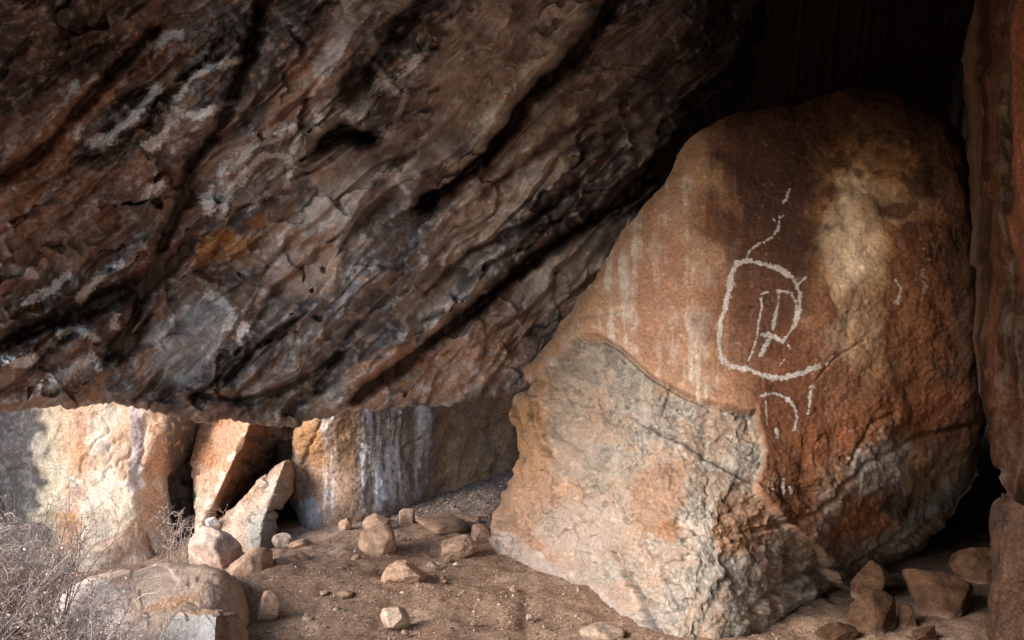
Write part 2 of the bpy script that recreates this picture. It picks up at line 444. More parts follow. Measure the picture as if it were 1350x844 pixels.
# flaked scar with a brow
scar = polymask(U+jit, V+jit, [(243,352),(268,322),(300,300),(352,286),(352,310),(330,335),(355,352),(320,372),(285,372)], 4)
h = h - .06*scar
h = h * (sstep(0, .05, (vl[None]-V)/400)*.4+.6)
h = h*(1 - .92*sstep(940, 1060, U))
sc_in = np.clip(D/4.2, .45, 1.3)
D = D - 1.25*h*sc_in
P = P3(U, V, D)
Nn = gnormal(P); Nn = -Nn if Nn[250, 350, 1] > 0 else Nn
# colour (the stone's stains and tones; some light and shade painted in further down)
nA = fbm(al/150, ac/60, 2.5, 5); nB = fbm(al/70, ac/36, 12.5, 5, .5); nC = fbm(U/120, V/120, 22.5, 4); nD = fbm(al/14, ac/11, 4.5, 4, .6)
c = np.zeros(U.shape+(3,), np.float32) + np.array((.155, .115, .095), np.float32)
c = mixc(c, (.26, .175, .135), sstep(-.1, .5, nC+.3*nB))
c = mixc(c, (.42, .37, .345), .9*sstep(-.1, .4, nA+.35*nB)*sstep(330, 480, U+80*nC))
c = mixc(c, (.078, .074, .084), .92*sstep(.02, .42, -nA+.45*nB + .25*sstep(650, 800, U-.2*V)))
def blob(cx, cy, rx, ry, a=0, nz=.5, soft=.5):
    a = math.radians(a); x = (U-cx)*math.cos(a) - (V-cy)*math.sin(a); y = (U-cx)*math.sin(a) + (V-cy)*math.cos(a)
    r = np.sqrt((x/rx)**2+(y/ry)**2) + nz*(nB*.6+nC*.5)
    return sstep(1+soft/2, 1-soft/2, r)
c = mixc(c, (.46, .39, .33), .85*blob(660, 80, 150, 60, 42))
c = mixc(c, (.46, .385, .33), .9*blob(690, 225, 100, 45, 42))
c = mixc(c, (.36, .29, .24), .8*blob(830, 95, 130, 50, 38))
c = mixc(c, (.42, .335, .28), .8*blob(600, 330, 110, 38, 45))
c = mixc(c, (.060, .056, .062), .85*blob(720, 290, 170, 34, 42))
c = mixc(c, (.15, .14, .155), .75*blob(480, 380, 130, 55, 50))
c = mixc(c, (.38, .22, .15), .85*blob(400, 115, 90, 34, 48))
c = mixc(c, (.42, .29, .22), .85*blob(390, 330, 55, 60, 30))
c = mixc(c, (.36, .22, .16), .85*blob(590, 490, 130, 40, 12))
c = mixc(c, (.10, .06, .045), .8*blob(130, 560, 260, 24, -4))
c = mixc(c, (.27, .125, .07), .7*sstep(420, 150, U+70*nC)*sstep(-.4, .3, nB))
c = mixc(c, (.30, .14, .07), .8*blob(60, 210, 110, 30, 52))
c = mixc(c, (.28, .13, .07), .75*blob(160, 80, 90, 40, 45))
c = mixc(c, (.05, .036, .03), .85*blob(160, 170, 70, 40, 40))
c = mixc(c, (.035, .030, .032), .85*blob(330, 55, 120, 50, 40))
c = mixc(c, (.035, .030, .032), .85*blob(520, 70, 60, 60, 40))
c = mixc(c, (.05, .04, .04), .7*blob(280, 470, 120, 40, 35))
c = mixc(c, (.05, .034, .026), .9*blob(60, 420, 150, 50, 20))
c = mixc(c, (.05, .034, .026), .8*blob(60, 40, 150, 90, 40))
c = mixc(c, (.28, .20, .15), .9*blob(235, 265, 60, 8, 57, .35))
c = mixc(c, (.50, .22, .07), .95*scar*sstep(-.35, .2, nB+.2)*sstep(30, -10, V-330+.1*U-30))
c = mixc(c, (.36, .33, .32), .8*blob(250, 445, 70, 40, 45))
c = mixc(c, (.48, .43, .41), .85*blob(440, 250, 60, 40, 50))
c = mixc(c, (.52, .45, .42), .9*blob(440, 75, 18, 62, -15, .7))
# thin grey and rust veils following the bedding
c = mixc(c, (.46, .43, .45), .5*sstep(.15, .6, nD+.5*nB)*sstep(330, 480, U)*sstep(1000, 800, U))
c = mixc(c, (.34, .18, .09), .4*sstep(.35, .7, fbm(al/45, ac/18, 31.5, 4)))
c = mixc(c, (.42, .20, .06), .9*sstep(.80, .88, fbm(U/14, V/14, 40.5, 2)+.1*nC))
c = c*(1 + .38*sstep(330, 460, U)*sstep(900, 760, U))[..., None]  # middle of the overhang brightened in colour to stand in for light
c = mixc(c, (.004, .004, .004), .99*sstep(930, 1080, U+40*nC))  # shade of the deep right recess painted in as near-black
over_strokes = [([(125,186),(150,176),(168,160),(180,148),(206,118)], 6, .75),([(195,195),(215,175),(232,150)], 5.5, .62),([(232,150),(262,154),(290,140),(306,135)], 4.5, .45),
 ([(205,60),(222,45),(237,46)], 6, .6),([(234,130),(252,104),(285,86),(318,80)], 4, .38),([(275,270),(296,230),(330,192),(370,172)], 8, .62),([(292,282),(305,245),(345,205)], 5, .5),
 ([(387,168),(393,178),(387,198)], 3.2, .85),([(352,205),(376,205),(383,222),(378,246)], 3.2, .75),([(330,275),(352,255)], 4, .5),([(196,255),(212,240)], 7, .5),
 ([(0,358),(30,357),(48,364)], 6, .6),([(30,402),(62,385),(90,362)], 4.5, .55),([(105,395),(122,375),(140,358)], 5, .55),([(142,352),(158,348)], 4, .5),
 ([(278,392),(300,402),(306,418),(300,432)], 4, .7),([(316,442),(322,428)], 4, .6),([(210,458),(222,430),(245,406)], 4, .42),([(150,430),(154,415)], 4, .5),([(130,485),(140,462)], 4, .5),
 ([(366,345),(371,312),(384,296)], 2.6, .62),([(500,110),(520,118),(538,95),(548,78)], 6, .55),([(520,160),(530,140),(534,120)], 3, .5),([(510,182),(520,165)], 3.5, .45),
 ([(494,85),(506,100),(512,116)], 4, .5),([(532,225),(550,205),(554,188)], 2.5, .45),([(5,470),(30,480),(45,470)], 6, .45),([(80,440),(100,432),(125,446)], 5, .42),
 ([(432,90),(442,60),(450,20),(455,-5)], 9, .52),([(422,170),(418,155)], 5, .5),([(60,510),(90,490),(120,470)], 7, .42),([(88,130),(100,110)], 5, .4),([(100,182),(104,165)], 4, .4)]
om = strokes(U, V, [(p_, w_*1.35, d_+.1) for p_, w_, d_ in over_strokes], 1, .6)
c = mixc(c, (.74, .71, .71), .9*sstep(-.05, .6, om+.25*nD))
ncol = len(uc); nF = len(rows)
# out-of-frame part: roof and wall added past the standpoint to block light; closes over the top and down the far side
top = P[-1]
ex = []
ov_w = sstep(120, 560, uc)                       # on the right the added roof drops behind the standpoint to block light
for dl, zl, yr, zr in ((-.15, .08, 2.6, .05), (-.28, .2, .6, 0), (-.34, .34, -1.4, -.5), (-.34, .5, -2.4, -1.6), (-.28, .62, -2.8, -3.4), (-.15, .72, -4.2, -3.4), (.05, .78, -4.4, .8), (.3, .75, -1.5, 3.0)):
    r = top.copy(); r[:, 1] = (r[:, 1]+dl)*(1-ov_w)+yr*ov_w; r[:, 2] += zl*(1-ov_w)+zr*ov_w; ex.append(r)
lip = P[0]
for yl, zl, dy, dz in ((-.75, 2.35, -.9, 4.3), (-.55, 1.9, -.6, 3.3), (-.25, 1.4, -.2, 2.1), (.02, .8, .10, .9), (.11, .35, .14, .35), (.11, .12, .12, .12), (.05, .02, .05, .02)):
    r = lip.copy(); r[:, 1] += yl*(1-ov_w)+dy*ov_w; r[:, 2] += zl*(1-ov_w)+dz*ov_w; ex.append(r)
ex = np.stack(ex)
Pall = np.concatenate([P, ex]); nR = len(Pall)
Call = np.concatenate([c, np.broadcast_to(np.array((.20, .14, .10), np.float32), ex.shape)])
FL = np.stack([flowU, flowA], -1); FLa = np.concatenate([FL, ex[..., :2]])
q = gridquads(nR, ncol)
i = np.arange(nR*ncol).reshape(nR, ncol)
q = np.concatenate([q, np.stack([i[-1, :-1], i[-1, 1:], i[0, 1:], i[0, :-1]], -1)])
# end caps
capv = np.stack([Pall[:, 0].mean(0), Pall[:, -1].mean(0)])
n0 = nR*ncol
t0 = np.stack([i[:, 0], np.roll(i[:, 0], -1), np.full(nR, n0)], -1); t1 = np.stack([np.roll(i[:, -1], -1), i[:, -1], np.full(nR, n0+1)], -1)
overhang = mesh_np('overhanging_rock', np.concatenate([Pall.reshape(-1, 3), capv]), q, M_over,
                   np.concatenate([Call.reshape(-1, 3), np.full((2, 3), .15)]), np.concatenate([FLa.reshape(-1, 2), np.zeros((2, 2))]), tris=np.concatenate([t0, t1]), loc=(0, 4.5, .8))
tag(overhang, 'huge dark layered rock overhanging the shelter with faded white marks', 'rock')
for si, (pts, w, dn) in enumerate(over_strokes):
    if dn < .6: continue
    xs = [p[0] for p in pts]; ys = [p[1] for p in pts]
    j0, j1 = np.searchsorted(uc, [min(xs)-20, max(xs)+20])
    rr = np.where((V[:, (j0+j1)//2] > min(ys)-22) & (V[:, (j0+j1)//2] < max(ys)+22))[0]
    sl = (slice(rr[0], rr[-1]+1), slice(j0, j1))
    skin('painted_mark', U[sl], V[sl], P[sl], Nn[sl], strokes(U[sl], V[sl], [(pts, w*.8, dn)], 3, .8), M_chalk2, overhang, .003, .55, single=True)

fig = [([(1028,284),(1026,300),(1018,312),(1000,320),(988,330),(982,345)], 4.2, .45),([(1028,288),(1033,284)], 3, .45),([(1022,292),(1019,286)], 2.5, .4),
 ([(990,342),(972,348),(964,362),(962,385),(957,405),(950,425),(947,448),(950,470),(963,481),(985,485),(1002,492),(1020,497),(1035,498),(1055,493),(1078,483)], 4.8, .78),
 ([(972,347),(988,345),(1010,350),(1030,358),(1046,370),(1054,388),(1054,408),(1048,428),(1036,446),(1033,450)], 4.4, .76),([(1052,376),(1060,368)], 3.6, .55),
 ([(1043,388),(1049,400),(1050,412)], 3.2, .6),([(1003,395),(1004,408),(1000,425),(998,445),(992,462),(987,474)], 3.0, .58),([(1027,385),(1026,400),(1021,420),(1019,434)], 3.4, .66),([(1024,385),(1040,386)], 3.2, .5),([(1003,390),(1012,386)], 2.6, .4),
 ([(1003,442),(1012,441),(1022,444),(1032,451)], 4.0, .78),([(1015,446),(1008,458),(1003,467)], 4.2, .66),([(1038,452),(1042,460)], 3, .35),([(1034,474),(1028,482)], 2.6, .35)]
fig = [(p_, w_*(.82 if d_ > .7 else .66), d_-.06) for p_, w_, d_ in fig]
arc = [([(1003,523),(1020,518),(1036,524),(1048,536),(1052,552),(1047,567)], 2.5, .56),([(1009,530),(1010,545),(1011,560)], 2.8, .48)]
small = [('painted_dash', [([(1090,480),(1097,470)], 3.4, .5)]),('painted_dash', [([(1070,512),(1068,530),(1066,545)], 3.6, .42)]),('finger_mark', [([(1016,632),(1018,645)], 2.6, .5)]),('finger_mark', [([(1033,632),(1035,652)], 2.8, .55)]),
 ('finger_mark', [([(1043,642),(1045,650)], 2.4, .5)]),('painted_dash', [([(1180,370),(1187,382),(1183,398)], 4, .5)]),('painted_dash', [([(1041,250),(1037,262),(1032,268)], 2.4, .5)]),('painted_dash', [([(1024,566),(1025,574)], 3, .45)])]
# ================================================================== PAINTED BOULDER
bout = [(640,735),(652,690),(668,655),(682,622),(676,560),(675,525),(692,518),(684,492),(722,455),(770,390),(792,350),(850,272),(900,200),(935,165),(1000,142),(1085,129),(1125,119),(1180,126),(1244,147),(1276,180),(1293,285),(1302,420),(1304,520),(1302,575),(1283,640),(1232,708),(1150,768),(1080,812),(1010,870),(930,905),(860,880),(760,800),(660,752)]
Dbo = tps([(650,730,5.75),(690,520,5.95),(690,640,5.65),(740,600,5.25),(740,700,5.2),(790,480,5.2),(760,780,4.9),(870,870,4.15),(860,650,4.55),(930,700,4.3),(940,880,4.1),(1010,840,4.3),(1080,800,4.6),(1150,765,5.05),(1250,690,5.25),
 (1000,450,4.8),(850,400,5.2),(800,350,5.6),(900,300,5.25),(1000,300,5.0),(1000,160,5.25),(1130,135,5.3),(1200,300,4.95),(1290,300,5.0),(1200,500,4.8),(1300,500,4.95),(1150,640,4.75),(1050,600,4.6),(940,190,5.4),(880,540,4.8),(1280,600,5.1),(1240,180,5.2)])
step_line = [(672,520),(700,500),(730,470),(757,452),(786,440),(815,458),(850,488),(880,508),(912,523),(950,535),(1000,548)]
lowpoly = [(600,540),(690,525),(705,500),(730,470),(757,452),(786,440),(815,458),(850,488),(880,508),(912,523),(950,535),(1000,545),(1012,600),(1000,650),(1040,690),(1080,720),(1120,790),(1100,900),(600,900)]
def b_noise(u, v): return 10*fbm(u/40, v/40, 3.7, 4)
def b_relief(u, v, P):
    x, y, z = P[..., 0], P[..., 1], P[..., 2]
    j = b_noise(u, v)
    low = polymask(u+j*.6, v+j*.6, lowpoly, 3.0)
    h = .03*fbm(x*2.2, y*2.2, z*2.2, 3) + .007*fbm(x*9, y*9, z*9, 3)
    h = h - .05*low*sstep(690, 760, u)
    ds, _ = polydist(u+j*.6, v+j*.6, step_line); h = h - .05*np.exp(-(ds/2.6)**2)*sstep(735, 790, u)
    # fresh broken stone: lumpy and flaked; weathered skin: smooth
    fh, fd = facet2(u/46+.5*fbm(u/40, v/40, 1., 3), v/46+.5*fbm(u/40, v/40, 9., 3), 5, .7)
    fh2, fd2 = facet2(u/19+.4*fbm(u/15, v/15, 1., 3), v/16+.4*fbm(u/15, v/15, 9., 3), 15, .7)
    right = sstep(560, 700, v-.15*(u-1150))*sstep(980, 1080, u)
    k = np.maximum(low, right)
    h = h + k*(.020*fh + .008*fh2 + .012*fbm(u/30, v/24, 4., 3)) + (1-k)*(.004*fh + .0015*fh2)
    h = h + .0022*fbm(u/6, v/6, 2., 3)
    for pts, w, dp in [([(700,545),(712,580),(738,625)], 2.2, .05),([(797,728),(812,752),(832,782)], 2.4, .06),([(832,782),(850,812),(866,838)], 3, .04),([(690,500),(706,530),(716,560),(722,600)], 4, .05),
                       ([(880,690),(960,705),(1010,700),(1060,690)], 4, .012),([(1010,700),(1060,690),(1100,660),(1118,632),(1150,612),(1200,585),(1280,560)], 4, .018),([(1000,800),(1080,760),(1150,740),(1230,690)], 5, .03),
                       ([(690,705),(708,720)], 3, .03),([(770,420),(800,415),(830,408)], 3, .015),([(1120,610),(1150,560),(1180,545)], 3, .015),([(930,405),(975,412),(1010,395)], 2, .008),([(1075,500),(1105,470),(1140,450)], 2, .008)]:
        d, s = polydist(u+j*.35, v+j*.35, pts); h = h - dp*np.exp(-(d/w)**2)
    # slab edges on the left flank
    for pts, dp in [([(725,560),(760,640),(800,725),(850,815),(880,850)], .018), ([(655,660),(690,610),(700,560)], .015), ([(850,560),(930,600),(1000,640)], .02)]:
        d, s = polydist(u+j*.5, v+j*.5, pts); h = h + dp*sstep(-4, 3, s)*np.exp(-(d/45)**2)
    # dirty hollow patch
    d, s = polydist(u+j, v+j, [(1118,425),(1140,405)]); h = h - .012*np.exp(-(d/13)**2)
    return h
def b_colour(u, v, P):
    j = b_noise(u, v); n1 = fbm(u/90, v/90, 1.5, 5); n2 = fbm(u/30, v/30, 6.5, 5); vs = fbm(u/13, v/210, 3.5, 4); vs2 = fbm(u/30, v/300, 13.5, 3); n3 = fbm(u/9, v/9, 2.2, 3)
    def bl(cx, cy, rx, ry, a=0, nz=.55, soft=.6):
        a = math.radians(a); x = (u-cx)*math.cos(a)-(v-cy)*math.sin(a); y = (u-cx)*math.sin(a)+(v-cy)*math.cos(a)
        return sstep(1+soft/2, 1-soft/2, np.sqrt((x/rx)**2+(y/ry)**2)+nz*(n1*.6+n2*.45))
    c = np.zeros(u.shape+(3,), np.float32)+np.array((.37, .185, .105), np.float32)
    c = mixc(c, (.26, .105, .052), sstep(-.2, .5, n1)*.7)
    # pale pinkish flank with whitish wash streaks
    fl = sstep(975, 900, u+30*n1+12*vs)
    c = mixc(c, (.53, .325, .215), fl*.9)
    c = mixc(c, (.76, .66, .59), fl*.75*sstep(.0, .6, vs*.8+.5*vs2+.45*n2)*sstep(130, 240, v))
    c = mixc(c, (.42, .20, .12), fl*.6*bl(870, 400, 40, 90))
    c = mixc(c, (.50, .33, .17), .7*bl(938, 220, 16, 26))
    c = mixc(c, (.44, .25, .15), .7*bl(720, 440, 60, 40, 40))
    # brown run-off stains
    c = mixc(c, (.115, .050, .030), .92*sstep(925, 1000, u+18*vs+26*n2+20*n1)*sstep(1100, 1050, u+14*n2+.06*(v-200))*sstep(640, 250, v+60*n1))
    c = mixc(c, (.14, .060, .035), .85*sstep(950, 1005, u+12*vs+20*n2)*sstep(1080, 1040, u+15*n2)*sstep(560, 420, v+60*n2))
    c = mixc(c, (.18, .068, .032), .9*bl(1045, 560, 45, 130, 0))
    c = mixc(c, (.09, .046, .033), .9*sstep(235, 155, v+35*n1+18*n2 - .00*u)*sstep(900, 980, u))
    # ochre and cream patch
    c = mixc(c, (.50, .25, .10), .85*bl(1132, 310, 56, 140, 0))
    c = mixc(c, (.48, .25, .115), .85*bl(1190, 240, 85, 55, -8))
    c = mixc(c, (.84, .54, .34), .92*bl(1130, 335, 42, 120, 0))
    c = mixc(c, (1.2, .90, .64), .92*bl(1120, 315, 30, 85, 0, .5, 1.0))
    c = mixc(c, (.66, .41, .26), .8*bl(1180, 275, 50, 26, 10))
    c = mixc(c, (.55, .47, .41), .7*bl(1125, 440, 34, 40, 0))
    c = mixc(c, (.46, .25, .13), .8*bl(1160, 440, 70, 70, 0))
    c = mixc(c, (.12, .055, .03), .85*bl(1180, 278, 22, 12, 10))
    c = mixc(c, (.10, .045, .028), .85*bl(1222, 240, 26, 24, 0))
    c = mixc(c, (.10, .046, .030), .85*sstep(1190, 1262, u+14*n2+20*n1)*sstep(640, 560, v))
    c = mixc(c, (.27, .10, .045), .8*bl(1210, 420, 40, 140, 0))
    c = mixc(c, (.31, .11, .045), .8*bl(1160, 560, 110, 36, 15))
    c = mixc(c, (.50, .38, .28), .75*sstep(.35, .6, n3+.3*n2)*bl(1215, 355, 18, 48, -10, .3))
    c = mixc(c, (.45, .36, .30), .65*sstep(.2, .5, n3+.4*n2)*bl(1150, 590, 60, 28, 30))
    c = mixc(c, (.095, .044, .029), .93*sstep(245, 165, v+40*n2+25*n1+34*np.exp(-((u-1118)/48)**2))*sstep(900, 1000, u+30*n2+20*n1))
    c = mixc(c, (.078, .038, .026), .94*sstep(915, 1000, u+22*vs+26*n2+22*n1)*sstep(1100, 1035, u+34*n2+22*n1)*sstep(420, 270, v+60*n1+40*n2))
    c = mixc(c, (.045, .028, .022), .6*sstep(.1, .5, n2+.5*n1)*sstep(940, 990, u)*sstep(330, 200, v))
    # broken grey stone
    low = polymask(u+j*.6, v+j*.6, lowpoly, 3.0)
    g = np.zeros_like(c)+np.array((.42, .295, .22), np.float32)
    g = mixc(g, (.41, .345, .29), sstep(-.25, .35, n1+.4*n2)*sstep(700, 800, u))
    g = mixc(g, (.17, .145, .125), .55*sstep(.05, .5, n2+.6*n1)*sstep(760, 860, u+.3*(700-v)))
    g = mixc(g, (.17, .15, .13), .5*sstep(.1, .5, n3+.3*n2)*sstep(740, 860, u))
    g = mixc(g, (.52, .47, .42), .6*sstep(.15, .5, fbm(u/6, v/6, 12.2, 3)+.3*n2)*sstep(740, 860, u))
    g = mixc(g, (.52, .29, .15), .85*bl(690, 570, 34, 90, 0))
    g = mixc(g, (.52, .31, .20), .8*bl(720, 690, 80, 70, 0))
    g = mixc(g, (.46, .38, .33), .7*bl(760, 700, 50, 45, 40))
    g = mixc(g, (.48, .39, .34), .8*bl(720, 755, 110, 16, -32))
    g = mixc(g, (.33, .17, .09), .6*bl(870, 650, 40, 34, 10, .9)); g = mixc(g, (.30, .13, .055), .7*bl(880, 700, 18, 14, 0))
    g = mixc(g, (.35, .16, .075), .7*bl(985, 690, 40, 40, 0))
    g = mixc(g, (.30, .19, .13), .5*bl(960, 640, 80, 25, -10))
    c = mixc(c, (0, 0, 0), 0*low); c = c*(1-low[..., None]) + g*low[..., None]
    # lower right: grey-brown rough stone with rust
    rr = sstep(600, 660, v-.2*(u-1100)*-1*.6+20*n1)*sstep(1060, 1100, u+20*n2)
    c = mixc(c, (.27, .205, .16), .9*rr)
    c = mixc(c, (.42, .37, .345), .8*bl(1165, 612, 48, 26, 25)); c = mixc(c, (.28, .26, .27), .75*bl(1200, 690, 110, 14, 33)*rr)
    c = mixc(c, (.33, .125, .05), .85*bl(1140, 690, 50, 30, 15)); c = mixc(c, (.075, .06, .055), .85*bl(1185, 670, 22, 20, 0)); c = mixc(c, (.40, .22, .10), .7*bl(1215, 620, 20, 34, 0))
    c = mixc(c, (.20, .12, .08), .6*bl(1100, 740, 70, 30, 20))
    pm = strokes(u, v, fig+arc+[q for _, l in small for q in l], 5, .5)
    c = mixc(c, (.80, .72, .68), .8*sstep(.2, .75, pm+.3*n3))
    # thin lichen-grey flecks
    c = mixc(c, c*1.5, .6*sstep(.4, .8, n3))
    fo = ridged((u*.88-v*.47)/26+.6*n2, (u*.47+v*.88)/190, 3.8, 3)
    c = mixc(c, c*.5, .8*low*sstep(1.05, 1.5, fo)); c = mixc(c, np.minimum(c*1.4, .8), .6*low*sstep(.2, -.5, fo))
    return c*.72
boulder, bU, bV, bP, bN = rock('painted_boulder', bout, (985, 490), Dbo, 550, M_boul, b_colour, b_relief, rpx=26, rm=.2, back=1.3, jag=2.2, seed=2)
tag(boulder, 'large rust and grey boulder bearing white line paintings', 'boulder')
def bcrop(lst):
    xs = [p[0] for s in lst for p in s[0]]; ys = [p[1] for s in lst for p in s[0]]
    m = (bU > min(xs)-15) & (bU < max(xs)+15) & (bV > min(ys)-15) & (bV < max(ys)+15)
    r = np.where(m.any(1))[0]; k = np.where(m.any(0))[0]
    return slice(r[0], r[-1]+1), slice(k[0], k[-1]+1)
for nm, lst, lab in [('painted_figure', fig, 'white outlined rounded figure with limbs and wavy upper line'), ('painted_arc', arc, 'thin white painted arc below the outlined figure')] + [(a, b, None) for a, b in small]:
    s = bcrop(lst)
    skin(nm, bU[s], bV[s], bP[s], bN[s], strokes(bU[s], bV[s], lst, 5, .95), M_chalk, boulder, .0015, .62, lab)

# ================================================================== OTHER LARGE ROCKS
def plane_depth(a, b, c_):
    M = np.array([[p[0], p[1], 1] for p in (a, b, c_)], float); k = np.linalg.solve(M, [p[2] for p in (a, b, c_)])
    return lambda u, v: (k[0]*u + k[1]*v + k[2]).astype(np.float32)

def simple_relief(a1=.05, a2=.02, a3=.008, fs=40, fa=.03, seed=0, cuts=()):
    def f(u, v, P):
        x, y, z = P[..., 0]+seed, P[..., 1], P[..., 2]
        fh, _ = facet2(u/fs+seed+.4*fbm(u/fs, v/fs, 1.+seed, 3), v/fs+.4*fbm(u/fs, v/fs, 9.+seed, 3), 31+seed, .8)
        h = a1*fbm(x*1.8, y*1.8, z*1.8, 3)+a2*fbm(x*6, y*6, z*6, 4)+a3*fbm(x*22, y*22, z*22, 3)+fa*fh
        j = 6*fbm(u/25, v/25, 2.+seed, 3)
        for pts, w, dp in cuts:
            d, s = polydist(u+j, v+j, pts); h = h-dp*np.exp(-(d/w)**2)
        return h
    return f
def col_fn(base, layers):
    def f(u, v, P):
        n1 = fbm(u/70, v/70, 1.9, 5); n2 = fbm(u/22, v/22, 6.9, 5); vs = fbm(u/9, v/140, 3.9, 4); n3 = fbm(u/7, v/7, 4.4, 3)
        c = np.zeros(u.shape+(3,), np.float32)+np.array(base, np.float32)
        for lay in layers: c = mixc(c, lay[0], lay[1](u, v, n1, n2, vs, n3))
        return c
    return f
def ell(cx, cy, rx, ry, a=0, nz=.5, soft=.6):
    ca, sa = math.cos(math.radians(a)), math.sin(math.radians(a))
    def f(u, v, n1, n2):
        x = (u-cx)*ca-(v-cy)*sa; y = (u-cx)*sa+(v-cy)*ca
        return sstep(1+soft/2, 1-soft/2, np.sqrt((x/rx)**2+(y/ry)**2)+nz*(n1*.6+n2*.5))
    return f

# pale cliff outside on the left
cl = tps([(-500,400,5.2),(-500,800,4.6),(0,540,6.6),(0,760,6.4),(60,640,6.45),(140,560,6.6),(140,740,6.35),(190,650,6.45),(240,560,6.75),(250,740,6.7),(268,570,7.0),(140,200,7.0),(-200,200,6.6),(300,200,7.3)])
cliff, *_ = rock('pale_cliff', [(-520,150),(-200,60),(150,90),(270,250),(285,480),(268,562),(248,600),(222,640),(214,672),(226,705),(252,760),(252,880),(0,890),(-520,900)], (20, 560), cl, 300, M_clif,
    col_fn((.66,.43,.28), [
      ((.76,.63,.49), lambda u,v,n1,n2,vs,n3: .95*sstep(-.1,.35,n1+.4*n2+.6*np.exp(-((u-140)/60)**2-((v-640)/60)**2))),
      ((.58,.29,.16), lambda u,v,n1,n2,vs,n3: .8*np.maximum(np.exp(-((u-108+.1*(v-560))/16)**2), np.exp(-((u-205+6*n2)/14)**2))*sstep(-.4,.2,n2+.2)),
      ((.60,.50,.52), lambda u,v,n1,n2,vs,n3: .8*np.exp(-((u-180+5*vs)/10)**2)*sstep(680,600,v)),
      ((.58,.28,.12), lambda u,v,n1,n2,vs,n3: .9*ell(95,690,18,14)(u,v,n1,n2)),
      ((.70,.60,.40), lambda u,v,n1,n2,vs,n3: .7*np.exp(-((u-66+8*n2)/12)**2)),
      ((.10,.085,.08), lambda u,v,n1,n2,vs,n3: .95*sstep(66,44,u+16*n2+10*n1)),
      ((.30,.27,.24), lambda u,v,n1,n2,vs,n3: .5*sstep(66,44,u+16*n2)*sstep(.2,.5,n3+vs*.6)),
      ((.13,.115,.10), lambda u,v,n1,n2,vs,n3: .92*sstep(214,226,u+8*n2+.07*(v-560)*-1)*sstep(.75,.25,n3*1.1+.3*n2)),
      ((.50,.46,.36), lambda u,v,n1,n2,vs,n3: .7*sstep(660,700,v)*sstep(200,215,u)),
      ((.48,.40,.33), lambda u,v,n1,n2,vs,n3: .7*sstep(680,740,v+20*n1)),
    ]), simple_relief(.06,.012,.006,45,.02,3,[([(50,720),(80,660),(100,630),(118,600),(140,560)],2,.02),([(190,560),(186,640),(200,720)],9,.03),([(125,640),(150,620),(170,590)],2.5,.02),([(200,700),(205,730)],4,.05)]), rpx=60, rm=.35, back=1.5, jag=3, seed=4)
tag(cliff, 'pale sunlit cliff face with dark streaked edges at the left', 'cliff')

def wedge(*pl):                     # nearest of several planes = a ridge pointing at the viewer
    fs = [plane_depth(*p) for p in pl]
    return lambda u, v: np.maximum.reduce([f(u, v) for f in fs])

dark, *_ = rock('shadowed_rock', [(205,560),(275,555),(290,620),(285,700),(262,770),(215,770),(195,660)], (240, 660), plane_depth((215,600,7.0),(275,600,7.6),(240,740,6.85)), 110, M_slab,
    col_fn((.17,.13,.11), [((.28,.18,.13), lambda u,v,n1,n2,vs,n3: .7*sstep(-.1,.5,n2)), ((.05,.042,.04), lambda u,v,n1,n2,vs,n3: .8*sstep(0,.4,n1))]), simple_relief(.08,.04,.012,30,.06,5), rpx=25, rm=.2, back=.6, seed=6)
tag(dark, 'dark shadowed rock in the cleft right of the pale cliff', 'rock')

slab, *_ = rock('leaning_slab', [(262,500),(340,490),(400,520),(396,590),(360,640),(300,720),(266,735),(258,690),(254,640),(256,590)], (300, 620),
    wedge(((330,560,6.55),(266,696,6.35),(256,600,6.95)), ((330,560,6.55),(266,696,6.35),(380,590,7.7))), 240, M_slab,
    col_fn((.30,.135,.062), [((.30,.135,.065), lambda u,v,n1,n2,vs,n3: .92*sstep(-4,4,(u-330)+.47*(v-560)+2*n2)), ((.46,.26,.16), lambda u,v,n1,n2,vs,n3: .85*sstep(6,-6,(u-330)+.47*(v-560)+5*n2)*sstep(-.4,.1,n1)),
      ((.42,.36,.28), lambda u,v,n1,n2,vs,n3: .8*sstep(600,680,v+20*n2)*sstep(4,-8,(u-330)+.47*(v-560))), ((.62,.50,.42), lambda u,v,n1,n2,vs,n3: .7*np.exp(-(((u-330)+.47*(v-560)+5)/5)**2)*sstep(-.1,.3,n2)),
      ((.06,.042,.032), lambda u,v,n1,n2,vs,n3: .7*sstep(.2,.5,n2+.4*n1)*sstep(0,15,(u-330)+.47*(v-560)))]), simple_relief(.03,.016,.008,26,.02,7), rpx=9, rm=.12, back=.5, jag=1.5, seed=7)
tag(slab, 'rust brown slab leaning with a sharp pale ridge behind the broken block', 'slab')

block, *_ = rock('broken_block', [(268,712),(284,690),(320,660),(350,628),(368,609),(388,606),(390,645),(374,662),(362,672),(364,700),(362,735),(330,760),(285,760),(262,740)], (328, 690),
    wedge(((285,692,6.35),(345,690,6.0),(374,612,6.5)), ((345,690,6.0),(374,612,6.5),(384,690,6.45)), ((285,692,6.35),(300,740,6.1),(345,690,6.0))), 200, M_slab,
    col_fn((.40,.28,.205), [((.50,.38,.30), lambda u,v,n1,n2,vs,n3: .8*sstep(-.1,.4,n2+.3*n1)), ((.33,.31,.27), lambda u,v,n1,n2,vs,n3: .9*sstep(-3,6,u-322+3*n2)*sstep(-2,5,v-672+.25*(u-340)+4*n2)), ((.30,.185,.12), lambda u,v,n1,n2,vs,n3: .7*sstep(6,-4,(v-690)+.93*(u-285)-10+8*n2))]),
    simple_relief(.02,.014,.006,24,.02,9,[([(322,690),(345,678),(368,664)],2.5,.03)]), rpx=7, rm=.08, back=.4, jag=1.5, seed=8)
